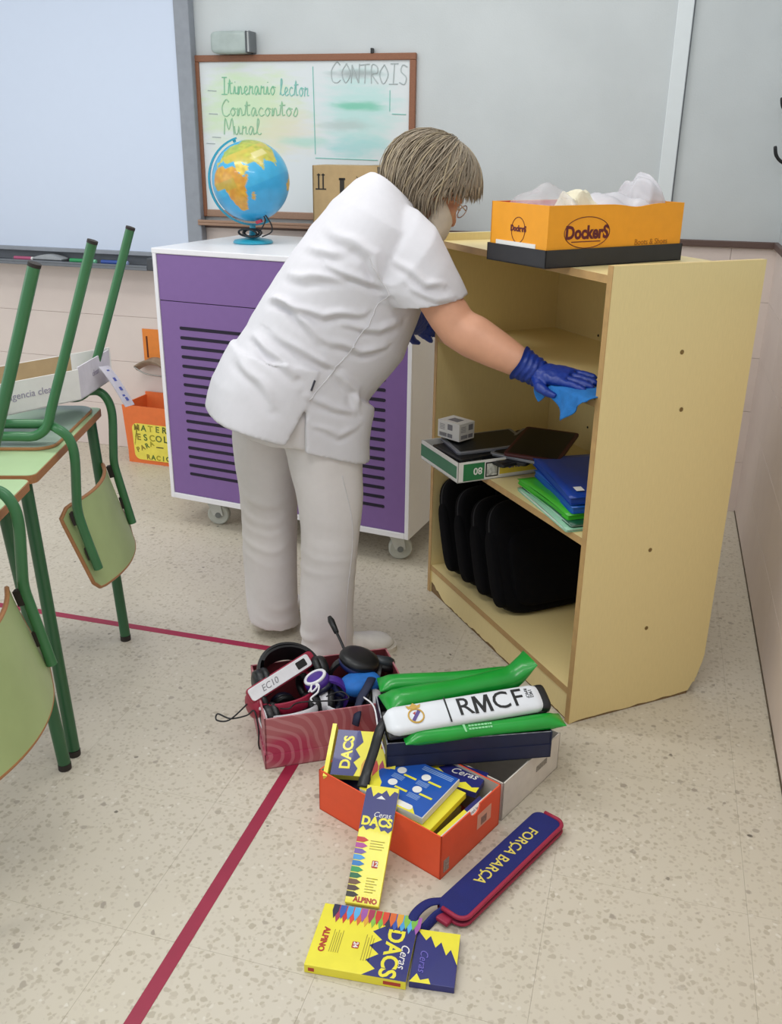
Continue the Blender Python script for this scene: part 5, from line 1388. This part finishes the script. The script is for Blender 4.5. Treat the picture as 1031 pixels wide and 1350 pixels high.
# ---------------- trousers
tr_ = MB()
tr_.ell((.0, 0, .79), .165, .178, .12, 30, 18)
tr_.loft([[(x + a_ * cos(t_), b_ * sin(t_), z) for t_ in [2 * pi * k / 32 for k in range(32)]] for x, z, a_, b_ in ((.0, .70, .15, .18), (.0, .78, .16, .185), (.0, .86, .14, .17))])
RL = [(.78, .035, -.085, .115, .10), (.66, .065, -.095, .108, .10), (.55, .076, -.098, .098, .095), (.42, .078, -.1, .086, .09), (.30, .068, -.1, .083, .088), (.18, .06, -.1, .082, .086), (.06, .063, -.1, .08, .084), (.022, .066, -.1, .083, .086)]
LLg = [(.78, -.045, .085, .11, .10), (.66, -.058, .098, .105, .1), (.55, -.06, .108, .095, .095), (.42, -.06, .115, .084, .09), (.30, -.062, .12, .082, .088), (.18, -.064, .122, .082, .086), (.07, -.06, .124, .08, .084), (.035, -.056, .125, .082, .085)]
for Lg in (RL, LLg):
    P = []
    for i in range(len(Lg) - 1):
        for k in range(6):
            u = k / 6; P.append([a + (b - a) * u for a, b in zip(Lg[i], Lg[i + 1])])
    P.append(Lg[-1])
    tr_.loft([[(x + a_ * cos(t_), y + b_ * sin(t_), z - (.012 * cos(t_) if z < .1 else 0)) for t_ in [2 * pi * k / 32 for k in range(32)]] for z, x, y, a_, b_ in P])
def trw(co, n):
    d = .006 * noise.noise(V((co.x * 10, co.y * 10, co.z * 2.2))) + .0035 * noise.noise(V((co.x * 12 + 4, co.y * 12, co.z * 9)))
    w2 = noise.noise(V((co.x * 7, co.y * 7, co.z * 5 + 8)))
    # soft irregular creases behind the knees and breaks above the hems
    for zc, wd_, am, fq in ((.45, .05, .0045, 95), (.33, .07, .0025, 120), (.09, .05, .003, 110)):
        d += am * math.exp(-((co.z - zc) / wd_) ** 2) * max(-.3, sin(co.z * fq + 5 * w2 + co.x * 16)) * max(0, .4 + 1.4 * w2)
    return d
trous = remesh(tr_, 'trousers', M_TROUS, person, .007, 4, trw)
# side seam
def surf_line(pts, r, name, m): return MB().tube(pts, r, 5).build(name, m, trous)

# ---------------- tunic
tu = MB()
tu.loft(torso_rings(1.0))
# back panel: D-shaped loft down to the flared hem
def Dpanel(levels, front, n=26):
    rings = []; ex = .62 if front else .8
    for C_, X_, b_ in levels:
        C_, X_ = V((C_[0], 0, C_[1])), V((X_[0], 0, X_[1]))
        rg_ = []
        for k in range(n + 1):
            t_ = -pi / 2 + pi * k / n
            rg_.append(C_ + (X_ - C_) * (max(0, cos(t_)) ** ex) + V((0, b_ * math.copysign(abs(sin(t_)) ** ex, sin(t_)), 0)))
        th_ = .02     # inner side of the panel
        inn = []
        for k in range(n, -1, -1):
            t_ = -pi / 2 + pi * k / n
            q = C_ + (X_ - C_) * (max(0, cos(t_)) ** ex) * (1 - th_ / max((X_ - C_).length, .05)) + V((0, b_ * math.copysign(abs(sin(t_)) ** ex, sin(t_)) * (1 - th_ / b_), 0))
            inn.append(q)
        rings.append([tuple(p) for p in rg_ + inn])
    return rings
back_lv = [((.03, .915), (-.165, .955), .19), ((.012, .87), (-.198, .905), .196), ((-.008, .825), (-.222, .862), .201), ((-.04, .775), (-.236, .818), .207), ((-.072, .727), (-.245, .778), .212)]
front_lv = [((.03, .915), (.215, .775), .186), ((.01, .87), (.215, .755), .19), ((-.008, .825), (.21, .735), .198), ((-.012, .76), (.206, .69), .202), ((-.015, .697), (.203, .625), .206)]
def dens(lv, m=5):
    out = []
    for i in range(len(lv) - 1):
        for k in range(m):
            u = k / m; out.append(tuple((tuple(a_ + (b_ - a_) * u for a_, b_ in zip(p, q)) if isinstance(p, tuple) else p + (q - p) * u) for p, q in zip(lv[i], lv[i + 1])))
    out.append(lv[-1]); return out
tu.loft(Dpanel(dens(back_lv), False)); tu.loft(Dpanel(dens(front_lv), True))
# sleeves
for s_ in (-1, 1):
    SR = [((.255, 1.335), (.165, 1.13), .075, .085), ((.312, 1.312), (.17, 1.12), .125, .094), ((.347, 1.272), (.185, 1.10), .165, .094), ((.38, 1.203), (.207, 1.085), .187, .092), ((.406, 1.15), (.222, 1.073), .195, .09), ((.427, 1.106), (.230, 1.066), .199, .09)]
    rr_ = []
    for i in range(len(SR) - 1):
        for k in range(5):
            u = k / 5; a_, b_ = SR[i], SR[i + 1]
            mixv = lambda p, q: p + (q - p) * u
            rr_.append(((mixv(a_[0][0], b_[0][0]), mixv(a_[0][1], b_[0][1])), (mixv(a_[1][0], b_[1][0]), mixv(a_[1][1], b_[1][1])), mixv(a_[2], b_[2]), mixv(a_[3], b_[3])))
    rr_.append(SR[-1])
    tu.loft([[((tp_[0] + bt_[0]) / 2 + (tp_[0] - bt_[0]) / 2 * cos(a), s_ * (yc_ + hw_ * sin(a)), (tp_[1] + bt_[1]) / 2 + (tp_[1] - bt_[1]) / 2 * cos(a)) for a in [2 * pi * k / 32 for k in range(32)]] for tp_, bt_, yc_, hw_ in rr_])
# collar band
cb = corr(*ST[-1]); 
FOLDS = [([(-0.125, 1.117), (-0.03, 1.078), (0.037, 1.0)], .009, .016), ([(-0.187, 1.041), (-0.094, 0.977), (-0.035, 0.913)], .010, .018), ([(-0.105, 1.096), (0.054, 1.052), (0.147, 1.064)], .008, .014), ([(-0.069, 1.005), (0.02, 0.948), (0.075, 0.921)], .008, .015), ([(0.053, 0.992), (0.147, 0.957), (0.212, 0.968)], .007, .014), ([(0.086, 1.262), (0.171, 1.204), (0.211, 1.114)], .009, .018), ([(0.07, 1.176), (0.147, 1.146), (0.194, 1.135)], .008, .014), ([(-0.048, 1.25), (0.041, 1.206), (0.117, 1.212)], .006, .016), ([(0.075, 0.907), (0.131, 0.854), (0.139, 0.806)], .007, .014), ([(-0.091, 1.166), (0.014, 1.141), (0.093, 1.146)], .007, .014), ([(-0.204, 0.964), (-0.13, 0.901), (-0.093, 0.839)], .006, .02), ([(-0.002, 0.853), (0.07, 0.817), (0.133, 0.791)], .006, .013), ([(0.007, 0.769), (0.08, 0.742), (0.133, 0.749)], .004, .012),
         ([(.10, 1.03), (.19, 1.01), (.26, 1.03)], .006, .013), ([(.23, 1.19), (.29, 1.14), (.33, 1.13)], .007, .013), ([(.25, 1.13), (.31, 1.10), (.36, 1.10)], .005, .011)]
FOLDS = [([V((x, z, 0)) for x, z in f], a, w_) for f, a, w_ in FOLDS]
def segd(p, a, b):
    ab = b - a; t_ = max(0, min(1, (p - a).dot(ab) / ab.length_squared)); q = a + ab * t_
    return (p - q).length, (ab.x * (p.y - a.y) - ab.y * (p.x - a.x)), t_
def tuw(co, n):
    x, y, z = co.x, co.y, co.z
    d = .006 * noise.noise(V((x * 5, y * 5, z * 5))) + .003 * noise.noise(V((x * 11 + 9, y * 8, z * 11)))
    kk = max(0, min(1, (-n.y - .05) / .5)); kk = kk * kk * (3 - 2 * kk)
    if kk > 0:
        p = V((x + .012 * noise.noise(V((x * 14, y * 9, z * 14))), z + .012 * noise.noise(V((x * 14 + 5, y * 9, z * 14))), 0))
        for f, a, w_ in FOLDS:
            best = 9; sg_ = 1; tt = 0
            for i in range(2):
                dd_, cr_, t_ = segd(p, f[i], f[i + 1])
                if dd_ < best: best = dd_; sg_ = 1 if cr_ > 0 else -1; tt = (i + t_) / 2
            if best < w_ * 4:
                k_ = min(1, 1.15 * sin(pi * (.1 + .8 * tt)))
                w_ *= .75; d += 1.3 * kk * a * k_ * (math.exp(-(best / w_) ** 2) - .75 * math.exp(-((best - sg_ * -w_ * 1.5) / (w_ * .95)) ** 2) * (sg_ < 0))
    if n.y > .2: d += .003 * sin((z * .95 + x * .5) * 70) * noise.noise(V((x * 5, y * 5, z * 5)))
    return d
tunic = remesh(tu, 'tunic', M_TUNIC, person, .005, 6, tuw)
# sewn details lying on the cloth
stitch = mat('seam_thread', '#d6d3d6', .9)
from mathutils.bvhtree import BVHTree
def on_surface(obj_, pts, lift=.0006):
    bm_ = bmesh.new(); bm_.from_mesh(obj_.data); tree = BVHTree.FromBMesh(bm_); out = []
    for p in pts:
        l_, n_, i_, d_ = tree.find_nearest(V(p)); out.append(tuple(l_ + n_ * lift))
    bm_.free(); return out
def seam(obj_, pts, r=.0016, n=12, m=stitch, name='seam'):
    P = on_surface(obj_, crom(pts, n)); return MB().tube(P, r, 5).build(name, m, obj_, smooth=True)
seam(tunic, [(.160, -.205, 1.20), (.166, -.21, 1.18), (.175, -.22, 1.16), (.20, -.23, 1.10)], .0016)              # armhole
seam(tunic, [(.20, -.22, 1.10), (.14, -.21, 1.0), (.08, -.2, .92), (.0, -.2, .84)], .0014)                    # side seam
seam(trous, [(.09, -.19, .62), (.12, -.18, .45), (.105, -.18, .25), (.10, -.18, .05)], .0014)
tg = on_surface(tunic, [(.012, -.22, .868), (.022, -.22, .893)], .001)
MB().tube(tg, .0028, 6).build('side_tag', mat('dark_label', '#3a3a44', .7), tunic)

# ---------------- shoes
def shoe(heel, toe, name='shoe'):
    heel, toe = V(heel), V(toe); M_ = basis(heel, toe - heel, z=(0, 0, 1)); L_ = (toe - heel).length
    rings = []
    for k in range(17):
        u = k / 16; x = L_ * u
        wd_ = prof([(0, .018), (.06, .03), (.25, .034), (.5, .036), (.72, .045), (.9, .038), (1, .012)], u)[0]
        hh = prof([(0, .05), (.1, .07), (.35, .08), (.55, .062), (.8, .046), (.93, .036), (1, .016)], u)[0]
        rings.append([(x, wd_ * math.copysign(abs(cos(a)) ** .7, cos(a)), .008 + max(0, hh * (.5 + .5 * sin(a))) ) for a in [2 * pi * j / 18 for j in range(18)]])
    s_ = MB().loft(rings, M=M_).build(name, mat('white_clog', '#e6e3df', .5), person, smooth=True, sharp=60)
    so_ = rrect(-.008, -.04, L_ + .008, .04, .035, 7)
    MB().prism([(x, y * prof([(-.02, .8), (.1, .85), (.3, .9), (.7, 1.2), (1.1, 1.0)], x / L_)[0]) for x, y in so_], 0, .016, M_).build('sole', mat('cream_sole', '#d3cbbd', .6), s_)
def wf(x, y): p = wl(x, y, 0); return (p.x, p.y, 0)
shoe(wf(-1.128, 2.415), wf(-1.035, 2.625)); shoe(wf(-.85, 2.275), wf(-.675, 2.45))

# ---------------- hair
rng = random.Random(12)
cap = MB()
hr_ = []
def hair_r(th, ph):
    """distance from head centre of the hair's outer surface; th from crown, ph 0 = face"""
    return 1
def hp_(th, ph, k=1.0):
    sx, sy, sz = (.128 if cos(ph) > 0 else .140) * k, .112 * k, .122 * k
    sx = .134 * k - .006 * k * cos(ph)
    return V((-.006 + sx * sin(th) * cos(ph), sy * sin(th) * sin(ph), .014 + sz * cos(th)))
def thmax(ph):
    c = cos(ph)       # 1 face, -1 nape
    if c > 0: return R(62 + 38 * (1 - c) ** .9)
    return R(100 + 28 * min(1, -c / .3))
nP = 40
rings = []
for i in range(13):
    u = i / 12
    rings.append([tuple(HM_ @ hp_(max(.02, thmax(2 * pi * j / nP) * u), 2 * pi * j / nP, .95)) for j in range(nP)])
for i in range(12, -1, -1):
    u = i / 12
    rings.append([tuple(HM_ @ hp_(max(.02, thmax(2 * pi * j / nP) * u), 2 * pi * j / nP, .84)) for j in range(nP)])
cap.loft(rings)
hair_m = bpy.data.materials.new('ash_blond_hair'); hair_m.use_nodes = True
_n = hair_m.node_tree.nodes; _l = hair_m.node_tree.links; _b = _n['Principled BSDF']
_tc = _n.new('ShaderNodeVertexColor'); _tc.layer_name = 'paint'; _l.new(_tc.outputs['Color'], _b.inputs['Base Color']); _b.inputs['Roughness'].default_value = .55
strands = MB(); scol = []
hx = [V(lin(c)[:3]) for c in ('#8d7f6c', '#988873', '#7d705f', '#a49478', '#867763', '#938673')]
def strand(ph, th0, r0, drop, k0):
    tm = thmax(ph) * rng.uniform(.86, 1.04)
    pts = []
    for i in range(9):
        u = i / 8; th = th0 + (tm - th0) * u
        p = HM_ @ hp_(th, ph + .12 * sin(u * 3 + k0), 1.0 * k0f * (1 + .035 * u))
        pts.append(p)
    d = (pts[-1] - pts[-2]).normalized()
    for i in range(4):      # free ends hang towards the floor
        d = (d * .55 + V((0, 0, -1)) * .45 + V((.0, 0, 0))).normalized(); pts.append(pts[-1] + d * drop / 4)
    rs = [r0 * .5] + [r0] * 8 + [r0 * .9, r0 * .7, r0 * .45, r0 * .15]
    n0 = len(strands.v); strands.tube(pts, rs, 5, flat=.55)
    c = rng.choice(hx); c = c * rng.uniform(.8, 1.2); scol.extend([c] * (len(strands.v) - n0))
for k in range(1500):
    ph = rng.uniform(0, 2 * pi); k0f = rng.uniform(.93, 1.05) + (rng.uniform(0, .05) if rng.random() < .12 else 0)
    strand(ph, rng.uniform(.03, .5), rng.uniform(.0012, .0032), rng.uniform(.02, .07) * (1.0 if cos(ph) < -.1 else .42), rng.uniform(0, 6))
n_c = len(cap.v)
allm = MB(); allm.v = cap.v + strands.v; allm.f = cap.f + [tuple(i + n_c for i in f) for f in strands.f]
hme = allm.mesh('hair', hair_m, True)
ca = hme.color_attributes.new('paint', 'FLOAT_COLOR', 'POINT')
for k in range(len(hme.vertices)):
    c = V(lin('#74654f')[:3]) if k < n_c else scol[k - n_c]
    ca.data[k].color = (c.x, c.y, c.z, 1)
ho = bpy.data.objects.new('hair', hme); COL.objects.link(ho); ho.parent = person; ho['label'] = 'chin-length ash blond hair'

# ---------------- glasses and mask
gm = mat('pale_glasses_frame', '#c9b3ad', .3, .3)
gl = MB()
for s_ in (1, -1):
    gl.tube([(.098, s_ * .033 + .024 * cos(a), -.008 + .018 * sin(a)) for a in [2 * pi * k / 20 for k in range(20)]], .0016, 6, closed=True, M=HM_)
    gl.tube([(.096, s_ * .057, -.004), (.06, s_ * .078, -.002), (-.0, s_ * .083, -.008)], .0018, 6, M=HM_)
gl.tube([(.1, -.009, -.004), (.104, 0, -.002), (.1, .009, -.004)], .0016, 6, M=HM_)
gl.build('glasses', gm, person, smooth=True)
mk = MB().grid(lambda u, v: tuple(HM_ @ V((.022 + .080 * cos((u - .5) * 3.5) * (.92 + .08 * sin(pi * v)), .078 * sin((u - .5) * 3.5), -.018 - .036 * max(0, cos((u - .5) * 3.5)) - .066 * v))), 20, 8, .002).build('face_mask', mat('pale_mask', '#ddd3c3', .8), person, smooth=True)

# ---------------- gloved hands
def glove(wr, fwd, up, side_thumb, curl, name, spread=.16, cuff_dir=None, flat=False):
    """wr wrist, fwd towards the knuckles, up = back of the hand, side_thumb +1/-1 along up x fwd"""
    M_ = basis(wr, fwd, z=up)      # local x fingers, y left of hand, z back of hand
    g = MB()
    cd = (PIN.to_3x3() @ V((0, 0, 0))) if cuff_dir is None else cuff_dir
    g.loft([[(x, y_ * cos(a) + yo, z_ * sin(a)) for a in [2 * pi * k / 18 for k in range(18)]] for x, y_, z_, yo in ((-.012, .034, .03, 0), (.01, .033, .026, 0), (.035, .038, .023, 0), (.065, .043, .021, 0), (.092, .043, .018, 0), (.105, .038, .014, 0))], M=M_)
    fing = [(.030, .078, .0095), (.010, .086, .0100), (-.011, .081, .0096), (-.031, .064, .0086)]
    for k, (y0_, L_, r_) in enumerate(fing):
        y0_ *= side_thumb; a = (1.5 - k) * spread * side_thumb * .35
        p = V((.094, y0_, 0)); pts = [V((.07, y0_ * .9, 0)), p]; ang = curl * .35; rs = [r_ * 1.05, r_ * 1.1]
        for seg_, fr_ in enumerate((.44, .31, .25)):
            dirv = V((cos(ang) * cos(a), cos(ang) * sin(a), -sin(ang)))
            pts.append(pts[-1] + dirv * L_ * fr_ * .5); rs.append(r_)
            pts.append(pts[-1] + dirv * L_ * fr_ * .5); rs.append(r_ * (1.03 - .06 * seg_)); ang += curl * (.55 + .1 * k)
        rs[-1] *= .6
        g.tube([tuple(q) for q in pts], rs, 10, M=M_)
    tp_ = [V((.02, side_thumb * .026, -.006)), V((.045, side_thumb * .05, -.014)), V((.072, side_thumb * .06, -.02)), V((.096, side_thumb * .058, -.028))]
    g.tube([tuple(q) for q in tp_], [.015, .0145, .0118, .007], 10, M=M_)
    def gw(co, n): return .0012 * noise.noise(co * 60) + .0008 * noise.noise(co * 120)
    return remesh(g, name, M_GLOVE, person, .0032, 2, gw), M_
fw_r = wl(-.113, 2.268, .93) - wl(-.275, 2.352, .925)
go, gM = glove(wr_r + (el_r - wr_r).normalized() * .0, fw_r, V((.0, -.45, .9)), -1, .16, 'glove')
# cuff: wrinkled sleeve of the glove on the forearm
dcu = (el_r - wr_r).normalized()
def cuff(wr, d, name_parent):
    rings = []
    n1 = d.cross(V((0, 1, 0))).normalized(); n2 = d.cross(n1)
    for k in range(15):
        u = k / 14; rr = .034 + .008 * u + .0022 * sin(k * 1.9) + (.003 if k > 12 else 0)
        rings.append([tuple(wr + d * (-.014 + .062 * u + .004 * sin(3 * a)) + (n1 * cos(a) + n2 * sin(a)) * rr * (1 + .03 * sin(5 * a + k))) for a in [2 * pi * j / 24 for j in range(24)]])
    MB().loft(rings, cap=False).build('cuff', M_GLOVE, name_parent, smooth=True)
cuff(wr_r, dcu, go)
gl2, _ = glove(wr_l, wl(-.703, 2.885, .93) - wl(-.738, 2.79, .972), (wl(-.93, 2.75, 1.08) - wl(-.738, 2.79, .972)), 1, .35, 'glove')
cuff(wr_l, (el_l - wr_l).normalized(), gl2)

# ---------------- microfibre cloth under the right hand, hanging over the shelf edge
def cl(u, v):
    # u along the shelf edge (towards the camera), v from the shelf top down the front
    w_ = .235 - .225 * u
    dep = .075 - .1 * min(1, v / .45) if v < .45 else -.0255
    hang = 0
    if v >= .45:
        t_ = (v - .45) / .55
        lobe = .068 * max(0, 1 - abs(u - .62) / .36) + .05 * max(0, 1 - abs(u - .13) / .15) + .004
        hang = lobe * t_
        dep -= .008 * sin(u * 22) * t_ + .01 * t_
    z = HU + .004 + .004 * noise.noise(V((u * 6, v * 6, 2))) - hang
    if v < .45: z += .006 * sin(pi * v / .45) * 1
    p = SP + WD * w_ + DD * dep
    return (p.x, p.y, z)
o = MB().grid(cl, 40, 24, .0022).build('cleaning_cloth', M_CLOTH, None, smooth=True)
tag(o, 'bright blue microfibre cloth under the gloved hand on the shelf edge', 'cloth')

# ---------------- repeats share a group
GRP_ = {'crayons': 'crayon packs around the orange box', 'tablet': 'tablets piled on the paper carton', 'folder': 'folders stacked on the middle shelf', 'headphones': 'headphones heaped in the pink box', 'clapper': 'green clappers in the navy box', 'table': 'school tables on the left', 'chair': 'school chairs upturned on the tables', 'tape': 'tapes stuck to the floor', 'hook': 'coat hooks on the right wall', 'pen': 'markers in the board tray'}
for o in bpy.data.objects:
    c = o.get('category')
    if c in GRP_ and o.parent is None: o['group'] = GRP_[c]
    if o.name.startswith('laptop_bag') and o.parent is None: o['group'] = 'black laptop bags on the bottom board'
    if o.name.startswith('plastic_bag') and o.parent is None: o['group'] = 'clear bags in the orange-yellow shoe box'
